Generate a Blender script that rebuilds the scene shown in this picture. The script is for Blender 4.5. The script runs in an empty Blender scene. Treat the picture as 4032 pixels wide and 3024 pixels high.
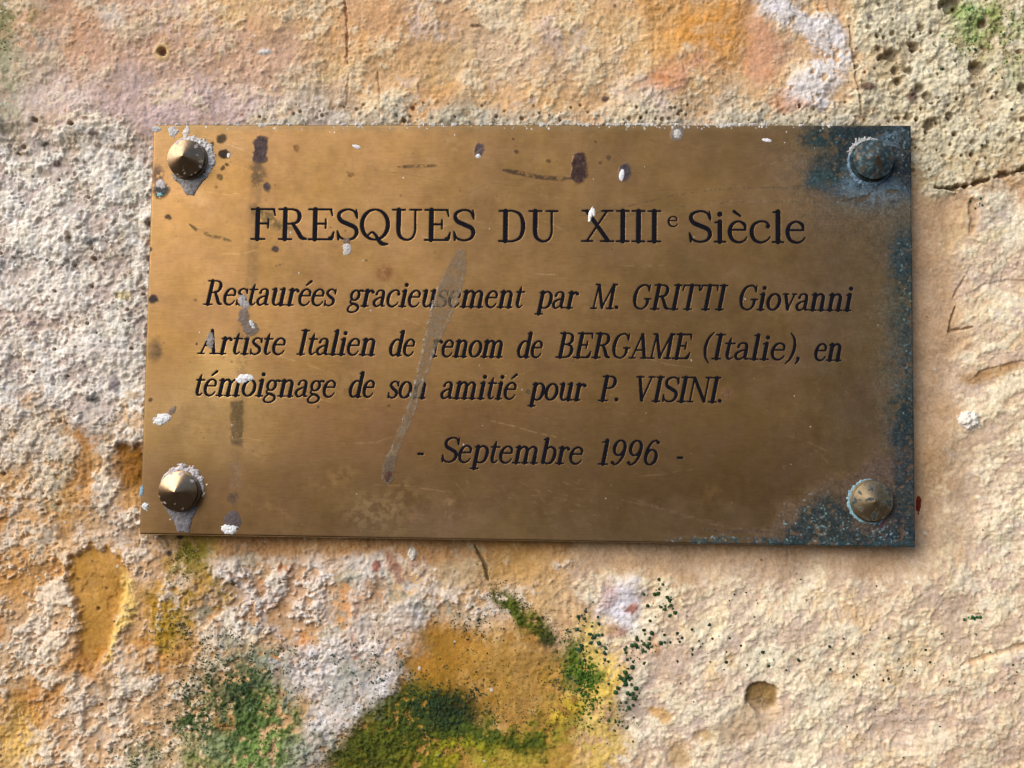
import bpy, math
import numpy as np
from mathutils import Matrix

scene = bpy.context.scene
C = scene.collection
MM = 0.001
F32 = np.float32

# ------------------------------------------------------------------ camera
CAM_POS = np.array([10.28938, -395.5109, -44.5950])          # mm
YAW, PITCH, ROLL = 0.0376, 0.0593, -0.0132
FPX = 4000.0


def rot(a, i):
    c, s = math.cos(a), math.sin(a)
    M = np.eye(3)
    j, k = (i + 1) % 3, (i + 2) % 3
    M[j, j] = c; M[j, k] = -s; M[k, j] = s; M[k, k] = c
    return M


RM = rot(YAW, 2) @ rot(PITCH, 0) @ rot(ROLL, 1)
cam_data = bpy.data.cameras.new('camera')
cam_data.sensor_width = 36.0
cam_data.lens = 36.0 * FPX / 4032.0
cam_data.clip_start = 0.02
cam_data.clip_end = 200.0
cam = bpy.data.objects.new('camera', cam_data)
C.objects.link(cam)
B = np.array([[1, 0, 0], [0, 0, -1], [0, 1, 0]], float)
M4 = np.eye(4)
M4[:3, :3] = RM @ B
M4[:3, 3] = CAM_POS * MM
cam.matrix_world = Matrix(M4.tolist())
scene.camera = cam

# ------------------------------------------------------------------ daylight
SUN_DIR = np.array([-0.66, -0.62, 0.55])                      # towards the sun
SUN_DIR = SUN_DIR / np.linalg.norm(SUN_DIR)
elev = math.asin(SUN_DIR[2])
azim = math.atan2(SUN_DIR[0], SUN_DIR[1])
world = bpy.data.worlds.new('World')
scene.world = world
world.use_nodes = True
wn, wl = world.node_tree.nodes, world.node_tree.links
wn.clear()
w_out = wn.new('ShaderNodeOutputWorld')
w_bg = wn.new('ShaderNodeBackground')
w_sky = wn.new('ShaderNodeTexSky')
w_sky.sky_type = 'NISHITA'
w_sky.sun_disc = False
w_sky.sun_elevation = elev
w_sky.sun_rotation = azim
w_sky.air_density = 1.0
w_sky.dust_density = 1.6
w_sky.ozone_density = 1.5
w_bg.inputs['Strength'].default_value = 0.135
wl.new(w_sky.outputs['Color'], w_bg.inputs['Color'])
# dim ground glow added, blended far above the horizon to darken the brass reflections
w_gnd = wn.new('ShaderNodeBackground')
w_gnd.inputs['Color'].default_value = (0.26, 0.24, 0.22, 1)
w_gnd.inputs['Strength'].default_value = 0.28
w_tc = wn.new('ShaderNodeTexCoord')
w_sep = wn.new('ShaderNodeSeparateXYZ')
w_map = wn.new('ShaderNodeMapRange')
w_map.inputs['From Min'].default_value = -0.12
w_map.inputs['From Max'].default_value = 0.5
w_mix = wn.new('ShaderNodeMixShader')
wl.new(w_tc.outputs['Generated'], w_sep.inputs[0])
wl.new(w_sep.outputs['Z'], w_map.inputs['Value'])
wl.new(w_map.outputs['Result'], w_mix.inputs['Fac'])
wl.new(w_gnd.outputs['Background'], w_mix.inputs[1])
wl.new(w_bg.outputs['Background'], w_mix.inputs[2])
wl.new(w_mix.outputs['Shader'], w_out.inputs['Surface'])
sun_data = bpy.data.lights.new('sun', 'SUN')
sun_data.energy = 3.0
sun_data.angle = math.radians(58)
sun_data.color = (1.0, 0.985, 0.945)
sun = bpy.data.objects.new('sun', sun_data)
C.objects.link(sun)
from mathutils import Vector
sun.rotation_euler = Vector(SUN_DIR.tolist()).to_track_quat('Z', 'Y').to_euler()
sun.location = (-1, -1, 1)
vs = scene.view_settings
vs.view_transform = 'Standard'
vs.look = 'None'
vs.gamma = 1.0
vs.use_curve_mapping = False
vs.exposure = 0.26

# ------------------------------------------------------------------ helpers
def lin(r, g, b):
    c = np.array([r, g, b], float) / 255.0
    return np.where(c <= 0.04045, c / 12.92, ((c + 0.055) / 1.055) ** 2.4)


SCL = 4032.0 / 2212.0          # layout numbers below are in 2212 px wide units


def unproject(u, v, y=0.0):
    """Layout point -> (x, z) in mm on the plane at depth y."""
    u = np.asarray(u, float) * SCL
    v = np.asarray(v, float) * SCL
    d = np.stack([(u - 2016) / FPX, np.ones_like(u), -(v - 1512) / FPX], -1) @ RM.T
    t = (y - CAM_POS[1]) / d[..., 1]
    return CAM_POS[0] + t * d[..., 0], CAM_POS[2] + t * d[..., 2]


def project(x, z, y=0.0):
    X = np.stack([np.asarray(x, float), np.zeros_like(x) + y, np.asarray(z, float)], -1) - CAM_POS
    c = X @ RM
    return ((2016 + FPX * c[..., 0] / c[..., 1]) / SCL).astype(F32), ((1512 - FPX * c[..., 2] / c[..., 1]) / SCL).astype(F32)


_rng = np.random.RandomState(7)
_ang = _rng.rand(256, 256) * 2 * np.pi
_GX = np.cos(_ang).astype(F32)
_GY = np.sin(_ang).astype(F32)


def perlin(x, y, seed=0):
    x = np.asarray(x, F32) + F32(seed * 17.37 + 300.0)
    y = np.asarray(y, F32) + F32(seed * 9.71 + 300.0)
    fx, fy = np.floor(x), np.floor(y)
    xi = fx.astype(np.int32); yi = fy.astype(np.int32)
    xf = x - fx; yf = y - fy
    x0 = xi & 255; x1 = (xi + 1) & 255; y0 = yi & 255; y1 = (yi + 1) & 255
    u = xf * xf * xf * (xf * (xf * 6 - 15) + 10)
    v = yf * yf * yf * (yf * (yf * 6 - 15) + 10)
    a = _GX[y0, x0] * xf + _GY[y0, x0] * yf
    b = _GX[y0, x1] * (xf - 1) + _GY[y0, x1] * yf
    c = _GX[y1, x0] * xf + _GY[y1, x0] * (yf - 1)
    d = _GX[y1, x1] * (xf - 1) + _GY[y1, x1] * (yf - 1)
    ab = a + (b - a) * u
    cd = c + (d - c) * u
    return (ab + (cd - ab) * v) * F32(1.5)


def fbm(x, y, wavelength, octaves=4, gain=0.5, seed=0, lac=2.03):
    s = 0; a = 1.0; n = 0; f = 1.0 / wavelength
    for o in range(octaves):
        s = s + a * perlin(x * F32(f), y * F32(f), seed + o * 3 + 1)
        n += a; a *= gain; f *= lac
    return s / F32(n)


def billow(x, y, wavelength, octaves=3, gain=0.5, seed=0):
    s = 0; a = 1.0; n = 0; f = 1.0 / wavelength
    for o in range(octaves):
        s = s + a * np.abs(perlin(x * F32(f), y * F32(f), seed + o * 5 + 2))
        n += a; a *= gain; f *= 2.1
    return s / F32(n)


_JX = _rng.rand(256, 256).astype(F32)
_JY = _rng.rand(256, 256).astype(F32)
_JV = _rng.rand(256, 256).astype(F32)


def worley(x, y, size, seed=0):
    x = np.asarray(x, F32) / F32(size) + F32(100 + seed * 31.7)
    y = np.asarray(y, F32) / F32(size) + F32(100 + seed * 13.3)
    xi = np.floor(x).astype(np.int32); yi = np.floor(y).astype(np.int32)
    best = np.full(x.shape, 9.0, F32); val = np.zeros(x.shape, F32)
    for dy in (-1, 0, 1):
        for dx in (-1, 0, 1):
            cx = (xi + dx) & 255; cy = (yi + dy) & 255
            px = xi + dx + _JX[cy, cx]; py = yi + dy + _JY[cy, cx]
            d = (px - x) ** 2 + (py - y) ** 2
            m = d < best
            best = np.where(m, d, best); val = np.where(m, _JV[cy, cx], val)
    return np.sqrt(best), val


def sstep(a, b, x):
    t = np.clip((x - a) / (b - a), 0, 1)
    return t * t * (3 - 2 * t)


def poly_sdf(u, v, pts):
    """Signed distance to a polygon, negative inside."""
    pts = np.asarray(pts, float)
    d = np.full(u.shape, 1e12, F32)
    inside = np.zeros(u.shape, bool)
    n = len(pts)
    for i in range(n):
        ax, ay = pts[i]; bx, by = pts[(i + 1) % n]
        ex, ey = bx - ax, by - ay
        wx, wy = u - F32(ax), v - F32(ay)
        t = np.clip((wx * F32(ex) + wy * F32(ey)) / F32(ex * ex + ey * ey + 1e-9), 0, 1)
        d = np.minimum(d, (wx - F32(ex) * t) ** 2 + (wy - F32(ey) * t) ** 2)
        if ey != 0:
            c = ((ay > v) != (by > v)) & (u < F32(ex) * (v - F32(ay)) / F32(ey) + F32(ax))
            inside ^= c
    d = np.sqrt(d)
    return np.where(inside, -d, d)


def line_dist(u, v, pts):
    """Distance to an open polyline and position 0..1 along it."""
    pts = np.asarray(pts, float)
    seg = np.hypot(*(pts[1:] - pts[:-1]).T)
    tot = seg.sum(); acc = 0
    d = np.full(u.shape, 1e12, F32); s = np.zeros(u.shape, F32)
    for i in range(len(pts) - 1):
        ax, ay = pts[i]; ex, ey = pts[i + 1] - pts[i]
        wx, wy = u - F32(ax), v - F32(ay)
        t = np.clip((wx * F32(ex) + wy * F32(ey)) / F32(ex * ex + ey * ey + 1e-9), 0, 1)
        q = (wx - F32(ex) * t) ** 2 + (wy - F32(ey) * t) ** 2
        m = q < d
        d = np.where(m, q, d); s = np.where(m, F32(acc / tot) + t * F32(seg[i] / tot), s)
        acc += seg[i]
    return np.sqrt(d), s


def ell(u, v, cx, cy, rx, ry, deg=0.0):
    """Elliptic radius, 1 on the outline."""
    a = math.radians(deg); c, s = math.cos(a), math.sin(a)
    p = (u - F32(cx)) * F32(c) + (v - F32(cy)) * F32(s)
    q = -(u - F32(cx)) * F32(s) + (v - F32(cy)) * F32(c)
    return np.sqrt((p / F32(rx)) ** 2 + (q / F32(ry)) ** 2)


def window(u, v, u0, u1, v0, v1):
    """Row / column slices of a near-regular grid that hold a layout box."""
    r = np.where((v.max(1) >= v0) & (v.min(1) <= v1))[0]
    c = np.where((u.max(0) >= u0) & (u.min(0) <= u1))[0]
    if len(r) == 0 or len(c) == 0:
        return None
    return slice(r[0], r[-1] + 1), slice(c[0], c[-1] + 1)


def make_mesh(name, co, faces, mat, parent=None, colors=None, attrs=None, smooth=True):
    """co (n,3) in mm, faces (m,k) int array."""
    co = np.asarray(co, F32) * F32(MM)
    faces = np.asarray(faces, np.int32)
    me = bpy.data.meshes.new(name)
    me.vertices.add(len(co))
    me.vertices.foreach_set('co', co.ravel())
    k = faces.shape[1]
    me.loops.add(faces.size)
    me.loops.foreach_set('vertex_index', faces.ravel())
    me.polygons.add(len(faces))
    me.polygons.foreach_set('loop_start', np.arange(0, faces.size, k, dtype=np.int32))
    me.update(calc_edges=True)
    me.validate()
    if smooth:
        me.polygons.foreach_set('use_smooth', np.ones(len(me.polygons), bool))
    if colors is not None:
        a = me.attributes.new('pigment', 'FLOAT_COLOR', 'POINT')
        rgba = np.ones((len(co), 4), F32)
        rgba[:, :3] = colors
        a.data.foreach_set('color', rgba.ravel())
    for nm, val in (attrs or {}).items():
        a = me.attributes.new(nm, 'FLOAT', 'POINT')
        a.data.foreach_set('value', np.asarray(val, F32).ravel())
    me.materials.append(mat)
    o = bpy.data.objects.new(name, me)
    C.objects.link(o)
    if parent is not None:
        o.parent = parent
    return o


def grid_faces(nr, nc, keep=None):
    i = np.arange(nr * nc, dtype=np.int32).reshape(nr, nc)
    f = np.stack([i[:-1, :-1], i[1:, :-1], i[1:, 1:], i[:-1, 1:]], -1)
    if keep is not None:
        return f[keep]
    return f.reshape(-1, 4)


def compact(co, faces, *arrs):
    used = np.unique(faces)
    remap = np.full(len(co), -1, np.int32)
    remap[used] = np.arange(len(used), dtype=np.int32)
    return (co[used], remap[faces]) + tuple(None if a is None else a[used] for a in arrs)


def tag(o, label=None, cat=None, group=None, kind=None):
    if label: o['label'] = label
    if cat: o['category'] = cat
    if group: o['group'] = group
    if kind: o['kind'] = kind


class Mat:
    def __init__(self, name):
        self.m = bpy.data.materials.new(name)
        self.m.use_nodes = True
        self.t = self.m.node_tree
        self.b = self.t.nodes['Principled BSDF']

    def n(self, kind, **kw):
        nd = self.t.nodes.new('ShaderNode' + kind)
        for k, v in kw.items():
            setattr(nd, k, v)
        return nd

    def link(self, a, b):
        self.t.links.new(a, b)

    def noise(self, scale, detail=4.0, rough=0.6, vec=None):
        nd = self.n('TexNoise')
        nd.inputs['Scale'].default_value = scale
        nd.inputs['Detail'].default_value = detail
        nd.inputs['Roughness'].default_value = rough
        if vec is not None:
            self.link(vec, nd.inputs['Vector'])
        return nd

    def ramp(self, src, stops):
        nd = self.n('ValToRGB')
        e = nd.color_ramp.elements
        while len(e) < len(stops):
            e.new(0.5)
        for el, (p, c) in zip(e, stops):
            el.position = p
            el.color = c if len(c) == 4 else (*c, 1)
        self.link(src, nd.inputs['Fac'])
        return nd

    def mix(self, mode, fac, a, b):
        nd = self.n('Mix', data_type='RGBA', blend_type=mode)
        for sock, val in ((nd.inputs[0], fac), (nd.inputs[6], a), (nd.inputs[7], b)):
            if hasattr(val, 'is_output'):
                self.link(val, sock)
            else:
                sock.default_value = val
        return nd.outputs[2]

    def objvec(self):
        return self.n('TexCoord').outputs['Object']

    def bump(self, height, strength, dist):
        nd = self.n('Bump')
        nd.inputs['Strength'].default_value = strength
        nd.inputs['Distance'].default_value = dist
        self.link(height, nd.inputs['Height'])
        self.link(nd.outputs['Normal'], self.b.inputs['Normal'])
        return nd


def pigment(mt):
    return mt.n('Attribute', attribute_name='pigment').outputs['Color']


# ------------------------------------------------------------------ materials
def mat_wall():
    mt = Mat('weathered_stone')
    vec = mt.objvec()
    col = pigment(mt)
    n1 = mt.noise(900, 6, 0.7, vec)
    r1 = mt.ramp(n1.outputs['Fac'], [(0.30, (0.70, 0.68, 0.66)), (0.5, (1, 1, 1)), (0.72, (1.26, 1.25, 1.24))])
    c = mt.mix('MULTIPLY', 0.8, col, r1.outputs['Color'])
    n2 = mt.noise(260, 5, 0.65, vec)
    r2 = mt.ramp(n2.outputs['Fac'], [(0.30, (0.84, 0.78, 0.70)), (0.52, (1, 1, 1)), (0.75, (1.12, 1.14, 1.18))])
    c = mt.mix('MULTIPLY', 0.7, c, r2.outputs['Color'])
    mt.link(c, mt.b.inputs['Base Color'])
    mt.b.inputs['Roughness'].default_value = 0.92
    mt.b.inputs['Specular IOR Level'].default_value = 0.22
    nb = mt.noise(1500, 5, 0.7, vec)
    mt.bump(nb.outputs['Fac'], 0.55, 0.0006)
    return mt.m


def mat_brass():
    mt = Mat('tarnished_brass')
    vec = mt.objvec()
    mp = mt.n('Mapping')
    mp.inputs['Scale'].default_value = (0.03, 1, 1.0)
    mt.link(vec, mp.inputs['Vector'])
    brush = mt.noise(5200, 3, 0.6, mp.outputs['Vector'])
    mp2 = mt.n('Mapping')
    mp2.inputs['Scale'].default_value = (0.12, 1, 1.0)
    mt.link(vec, mp2.inputs['Vector'])
    brush2 = mt.noise(1400, 4, 0.65, mp2.outputs['Vector'])
    col = pigment(mt)
    r = mt.ramp(brush.outputs['Fac'], [(0.3, (0.9, 0.89, 0.87)), (0.7, (1.08, 1.08, 1.08))])
    c = mt.mix('MULTIPLY', 0.75, col, r.outputs['Color'])
    r2 = mt.ramp(brush2.outputs['Fac'], [(0.3, (0.93, 0.91, 0.87)), (0.7, (1.06, 1.07, 1.08))])
    c = mt.mix('MULTIPLY', 0.8, c, r2.outputs['Color'])
    mt.link(c, mt.b.inputs['Base Color'])
    mt.link(mt.n('Attribute', attribute_name='metal').outputs['Fac'], mt.b.inputs['Metallic'])
    mt.link(mt.n('Attribute', attribute_name='gloss_loss').outputs['Fac'], mt.b.inputs['Roughness'])
    mt.b.inputs['Specular IOR Level'].default_value = 0.12
    add = mt.n('Math', operation='ADD')
    mt.link(brush.outputs['Fac'], add.inputs[0])
    mt.link(brush2.outputs['Fac'], add.inputs[1])
    mt.bump(add.outputs[0], 0.16, 0.00012)
    return mt.m


def mat_paint():
    mt = Mat('engraving_paint')
    vec = mt.objvec()
    n = mt.noise(700, 5, 0.7, vec)
    r = mt.ramp(n.outputs['Fac'], [(0.35, (0.003, 0.003, 0.005)), (0.64, (0.006, 0.0055, 0.011)), (0.80, (0.03, 0.024, 0.02))])
    mt.link(r.outputs['Color'], mt.b.inputs['Base Color'])
    mt.b.inputs['Roughness'].default_value = 0.7
    mt.b.inputs['Specular IOR Level'].default_value = 0.08
    mt.bump(n.outputs['Fac'], 0.6, 0.0003)
    return mt.m


def mat_attr(name, rough=0.85, metal=None, nscale=1200, contrast=0.2, bump=0.5, bdist=0.0003, spec=0.3):
    """Pigment from the mesh with grain on top."""
    mt = Mat(name)
    vec = mt.objvec()
    n = mt.noise(nscale, 5, 0.7, vec)
    lo, hi = 1 - contrast, 1 + contrast
    r = mt.ramp(n.outputs['Fac'], [(0.3, (lo, lo, lo)), (0.7, (hi, hi, hi))])
    mt.link(mt.mix('MULTIPLY', 1.0, pigment(mt), r.outputs['Color']), mt.b.inputs['Base Color'])
    mt.b.inputs['Roughness'].default_value = rough
    mt.b.inputs['Specular IOR Level'].default_value = spec
    if metal == 'attr':
        mt.link(mt.n('Attribute', attribute_name='metal').outputs['Fac'], mt.b.inputs['Metallic'])
        mt.link(mt.n('Attribute', attribute_name='gloss_loss').outputs['Fac'], mt.b.inputs['Roughness'])
    mt.bump(n.outputs['Fac'], bump, bdist)
    return mt.m


def mat_film():
    """Thin dried film with bare thin spots."""
    mt = Mat('dried_film')
    n = mt.noise(800, 5, 0.7, mt.objvec())
    r = mt.ramp(n.outputs['Fac'], [(0.3, (0.8, 0.8, 0.8)), (0.7, (1.2, 1.2, 1.2))])
    mt.link(mt.mix('MULTIPLY', 1.0, pigment(mt), r.outputs['Color']), mt.b.inputs['Base Color'])
    mt.link(mt.n('Attribute', attribute_name='cover').outputs['Fac'], mt.b.inputs['Alpha'])
    mt.b.inputs['Roughness'].default_value = 0.55
    mt.bump(n.outputs['Fac'], 0.4, 0.0003)
    return mt.m


M_WALL, M_BRASS, M_PAINT = mat_wall(), mat_brass(), mat_paint()
M_SCREW = mat_attr('turned_bronze', metal='attr', nscale=900, contrast=0.15, bump=0.12, bdist=0.0002)
M_CRUST = mat_attr('lime_crust', rough=0.9, contrast=0.16, bump=0.7)
M_LUMP = mat_attr('plaster', rough=0.95, contrast=0.08, bump=0.8, bdist=0.0004)
M_ALGAE = mat_attr('algae', rough=0.8, contrast=0.35, bump=0.5)
M_FILM = mat_film()

# ------------------------------------------------------------------ the wall
U0, U1, V0, V1, STEP = -260, 2470, -230, 1890, 1.85
BASE_Y = 5.0
xa, za = unproject(np.array([U0, U1]), np.array([V0, V1]), BASE_Y)
px_mm = STEP * SCL / FPX * 400.0
nx = int((xa[1] - xa[0]) / px_mm); nz = int((za[0] - za[1]) / px_mm)
gx = np.concatenate([np.linspace(xa[0] - 190, xa[0], 150)[:-1], np.linspace(xa[0], xa[1], nx), np.linspace(xa[1], xa[1] + 190, 150)[1:]]).astype(F32)
gz = np.concatenate([np.linspace(za[0] + 150, za[0], 120)[:-1], np.linspace(za[0], za[1], nz), np.linspace(za[1], za[1] - 150, 120)[1:]]).astype(F32)
nx, nz = len(gx), len(gz)
X, Z = np.meshgrid(gx, gz)
U, V = project(X, Z, BASE_Y)
# beyond the surveyed part the same stones carry on
U = np.where(U < U0, 2 * U0 - U, np.where(U > U1, 2 * U1 - U, U)).astype(F32)
V = np.where(V < V0, 2 * V0 - V, np.where(V > V1, 2 * V1 - V, V)).astype(F32)

# irregular outlines: warped layout coordinates
wu = fbm(U, V, 130, 5, 0.6, 11) * 46
wv = fbm(U, V, 130, 5, 0.6, 23) * 46
UW, VW = U + wu, V + wv
fine = fbm(U, V, 22, 4, 0.62, 31)
mid = fbm(U, V, 75, 4, 0.58, 41)
big = fbm(U, V, 260, 3, 0.5, 51)

col = np.empty(U.shape + (3,), F32)
col[:] = lin(206, 164, 122)
rough_amt = np.full(U.shape, 0.55, F32)     # crumb relief
grain_amt = np.full(U.shape, 0.5, F32)
lift = np.zeros(U.shape, F32)               # mm towards the viewer
film = np.zeros(U.shape, F32)
guard = np.zeros(U.shape, F32)              # where the pale crust has not formed


def lay(mask, rgb, sl=None):
    c = lin(*rgb).astype(F32)
    if sl is None:
        col[:] = col + (c - col) * mask[..., None]
    else:
        col[sl] = col[sl] + (c - col[sl]) * mask[..., None]


def blob(cx, cy, rx, ry, rgb=None, amt=1.0, soft=0.45, deg=0, broken=0.0, h=0.0, ro=None, gr=None, warp=1.0):
    R = max(rx, ry) * 1.8 + 60
    sl = window(U, V, cx - R, cx + R, cy - R, cy + R)
    if sl is None:
        return
    k = F32(warp)
    d = ell(U[sl] + wu[sl] * k, V[sl] + wv[sl] * k, cx, cy, rx, ry, deg)
    m = sstep(1 + soft, 1 - soft, d + fine[sl] * 0.35)
    if broken:
        m = m * sstep(-0.12, 0.16, fine[sl] + mid[sl] * 0.7 + (broken - 0.5) * 0.8)
    m = m * amt
    apply_mask(m, sl, rgb, h, ro, gr)


def apply_mask(m, sl, rgb, h=0.0, ro=None, gr=None):
    if rgb is not None:
        lay(m, rgb, sl)
        if rgb[1] > rgb[0] and rgb[0] < 150:
            film[sl] = np.maximum(film[sl], m)
        if (ro is not None and ro <= 0.4) or (rgb[1] >= rgb[0] - 14 and rgb[0] < 172) or h < -0.2 or rgb[2] < 0.36 * rgb[0]:
            guard[sl] = np.maximum(guard[sl], m * F32(0.9))
    if h:
        lift[sl] += m * F32(h)
    if ro is not None:
        rough_amt[sl] += (F32(ro) - rough_amt[sl]) * m
    if gr is not None:
        grain_amt[sl] += (F32(gr) - grain_amt[sl]) * m


def area(pts, rgb=None, amt=1.0, soft=10, broken=0.0, h=0.0, ro=None, gr=None, warp=1.0):
    p = np.asarray(pts, float)
    sl = window(U, V, p[:, 0].min() - 90, p[:, 0].max() + 90, p[:, 1].min() - 90, p[:, 1].max() + 90)
    if sl is None:
        return
    k = F32(warp)
    d = poly_sdf(U[sl] + wu[sl] * k, V[sl] + wv[sl] * k, pts) + fine[sl] * 14
    m = sstep(soft, -soft, d)
    if broken:
        m = m * sstep(-0.12, 0.16, fine[sl] + mid[sl] * 0.7 + (broken - 0.5) * 0.8)
    apply_mask(m * amt, sl, rgb, h, ro, gr)


# general mottling of the bare stone
lay(sstep(0.0, 0.35, big) * 0.6, (214, 170, 120))
lay(sstep(0.05, 0.3, -big) * 0.5, (204, 168, 142))
lay(sstep(0.08, 0.30, mid) * 0.4, (219, 190, 158))
lay(sstep(0.10, 0.32, -mid) * 0.35, (203, 150, 100))

# --- band above the plaque
area([(-300, -300), (1790, -300), (1830, 120), (1860, 275), (-300, 280)], (209, 167, 120), 0.9, 30, warp=1.6, ro=0.5, gr=0.75)
blob(180, 60, 330, 190, (203, 155, 124), 0.85, 0.6)
blob(330, 205, 230, 70, (203, 172, 156), 0.8, 0.6)
blob(70, 200, 110, 60, (196, 172, 152), 0.8, 0.6)
blob(430, 250, 220, 30, (190, 160, 152), 0.7, 0.6)
blob(560, 60, 160, 90, (214, 168, 116), 0.7, 0.7)
blob(260, 30, 90, 55, (205, 185, 165), 0.55, 0.6, broken=0.45)
blob(255, 45, 36, 25, (215, 205, 188), 0.8, 0.5)
blob(560, 150, 220, 60, (204, 160, 128), 0.6, 0.7)
blob(640, 200, 120, 45, (206, 178, 152), 0.7, 0.6, broken=0.6)
blob(900, 120, 190, 120, (217, 168, 108), 0.7, 0.7)
blob(860, 30, 130, 60, (203, 145, 95), 0.55, 0.6)
blob(700, 230, 60, 40, (178, 158, 140), 0.6, 0.6, h=-0.3)
blob(965, 150, 36, 60, (196, 150, 96), 0.8, 0.4, h=-0.9, ro=0.15, deg=20)
blob(1010, 235, 40, 35, (176, 156, 134), 0.7, 0.5, h=-0.5, ro=0.2)
blob(925, 225, 55, 28, (206, 146, 84), 0.8, 0.5)
blob(1130, 110, 150, 90, (213, 182, 150), 0.75, 0.6)
blob(1150, 205, 130, 40, (217, 168, 108), 0.8, 0.6)
blob(1240, 40, 110, 60, (218, 170, 108), 0.8, 0.6)
blob(1330, 100, 100, 70, (219, 180, 128), 0.8, 0.6)
blob(1480, 70, 110, 80, (216, 152, 74), 0.85, 0.75, warp=2)
blob(1535, 80, 55, 62, (208, 138, 56), 0.8, 0.7, warp=2)
blob(1450, 165, 70, 30, (192, 128, 88), 0.75, 0.6)
blob(1420, 180, 30, 22, (205, 130, 62), 0.8, 0.5)
blob(1640, 110, 55, 55, (205, 146, 106), 0.9, 0.4, ro=0.2)
blob(1770, 40, 30, 60, (196, 146, 108), 0.8, 0.5)
area([(1560, -40), (1690, -40), (1735, 30), (1800, 55), (1822, 120), (1790, 190), (1800, 235), (1730, 230), (1690, 205),
      (1700, 175), (1745, 130), (1720, 70), (1640, 52)], (216, 202, 196), 0.9, 14, broken=0.85, h=0.5, ro=0.5, gr=0.9, warp=1.3)
blob(1700, 215, 55, 26, (206, 150, 112), 0.75, 0.5)
blob(1610, 225, 130, 32, (203, 170, 126), 0.75, 0.5)
area([(540, 232), (700, 222), (780, 238), (900, 215), (1000, 240), (1100, 232), (1190, 248), (1290, 232), (1400, 180),
      (1500, 205), (1600, 195), (1660, 232), (1780, 205), (1860, 230), (1860, 290), (540, 290)],
     (190, 178, 156), 0.9, 16, broken=0.8, h=0.4, ro=1.15, gr=1.0)
blob(30, 60, 60, 50, (122, 118, 70), 0.8, 0.7, broken=0.6)
blob(20, 160, 60, 90, (160, 156, 124), 0.7, 0.6, broken=0.65)
blob(-60, 80, 80, 120, (120, 118, 72), 0.8, 0.6)
blob(30, 255, 80, 22, (150, 145, 110), 0.6, 0.6)
# --- porous stone upper right
area([(1800, -300), (1832, 130), (1855, 252), (1960, 268), (1985, 330), (2030, 402), (2130, 396), (2212, 366), (2600, 330), (2600, -300)],
     (206, 186, 152), 0.92, 26, warp=1.5, h=0.7, ro=0.8, gr=1.2)
blob(2080, 330, 160, 55, (184, 158, 118), 0.7, 0.6, gr=1.1)
blob(1990, 120, 120, 100, (212, 194, 162), 0.6, 0.6)
blob(1900, 180, 60, 100, (206, 178, 138), 0.6, 0.6)
blob(2130, 70, 75, 62, (136, 152, 84), 0.85, 0.6, broken=0.62)
blob(2085, 30, 30, 28, (122, 158, 80), 0.6, 0.6)
blob(2230, 120, 60, 80, (150, 156, 96), 0.7, 0.6, broken=0.6)
blob(2010, 370, 50, 30, (150, 128, 92), 0.55, 0.7)
# --- rough mortar left of the plaque
area([(-300, 285), (150, 262), (345, 280), (345, 960), (250, 965), (180, 900), (60, 930), (-300, 900)],
     (197, 180, 164), 0.95, 34, warp=2.0, h=1.4, ro=1.35, gr=1.25)
blob(60, 430, 120, 170, (210, 199, 188), 0.75, 0.6, broken=0.7)
blob(50, 560, 110, 80, (206, 202, 186), 0.6, 0.5, broken=0.6)
blob(150, 500, 120, 180, (202, 186, 172), 0.6, 0.6)
blob(190, 380, 90, 60, (190, 174, 148), 0.6, 0.6)
blob(300, 420, 40, 130, (166, 146, 112), 0.6, 0.7)
blob(285, 640, 40, 260, (158, 140, 112), 0.7, 0.7)
blob(215, 330, 110, 40, (182, 164, 134), 0.6, 0.6)
blob(160, 720, 120, 120, (184, 160, 146), 0.6, 0.6)
blob(40, 720, 90, 90, (196, 160, 132), 0.5, 0.7)
blob(230, 900, 80, 50, (186, 168, 150), 0.7, 0.6)
# --- lower left
area([(-300, 905), (60, 930), (180, 905), (250, 968), (300, 960), (330, 1165), (420, 1250), (420, 1420), (300, 1560), (200, 1800), (-300, 1800)],
     (209, 164, 114), 0.9, 34, warp=2.0, ro=0.95, gr=0.9, h=0.4)
blob(70, 960, 110, 50, (196, 172, 150), 0.75, 0.6, ro=1.1)
blob(180, 950, 40, 34, (170, 110, 50), 0.85, 0.5, h=-0.8, ro=0.4)
blob(80, 985, 70, 26, (150, 92, 64), 0.5, 0.6, broken=0.5)
blob(120, 1050, 60, 90, (170, 160, 132), 0.75, 0.6, broken=0.72, ro=1.0)
blob(140, 1090, 60, 28, (138, 138, 92), 0.6, 0.6, broken=0.5)
blob(180, 1015, 22, 60, (180, 120, 52), 0.7, 0.5, h=-0.7)
blob(275, 1010, 30, 58, (150, 96, 26), 0.95, 0.4, h=-1.2, ro=0.6)
blob(285, 1058, 16, 26, (116, 96, 22), 0.8, 0.5)
blob(245, 1110, 62, 66, (190, 172, 158), 0.8, 0.5, h=0.9, ro=1.0, gr=1.1)
blob(272, 1075, 26, 40, (206, 150, 84), 0.8, 0.5)
blob(60, 1180, 120, 70, (210, 166, 122), 0.8, 0.6)
blob(40, 1290, 110, 80, (203, 146, 84), 0.8, 0.6, ro=0.8)
blob(70, 1370, 110, 70, (212, 184, 158), 0.75, 0.6, h=0.6)
area([(150, 1205), (200, 1180), (262, 1212), (278, 1262), (255, 1320), (242, 1392), (196, 1442), (160, 1410), (168, 1310), (140, 1260)],
     (192, 136, 58), 0.97, 9, h=-2.2, ro=0.05, gr=0.12, warp=0.7)
blob(160, 1130, 34, 70, (190, 140, 84), 0.7, 0.5, h=-0.6, ro=0.4)
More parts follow.
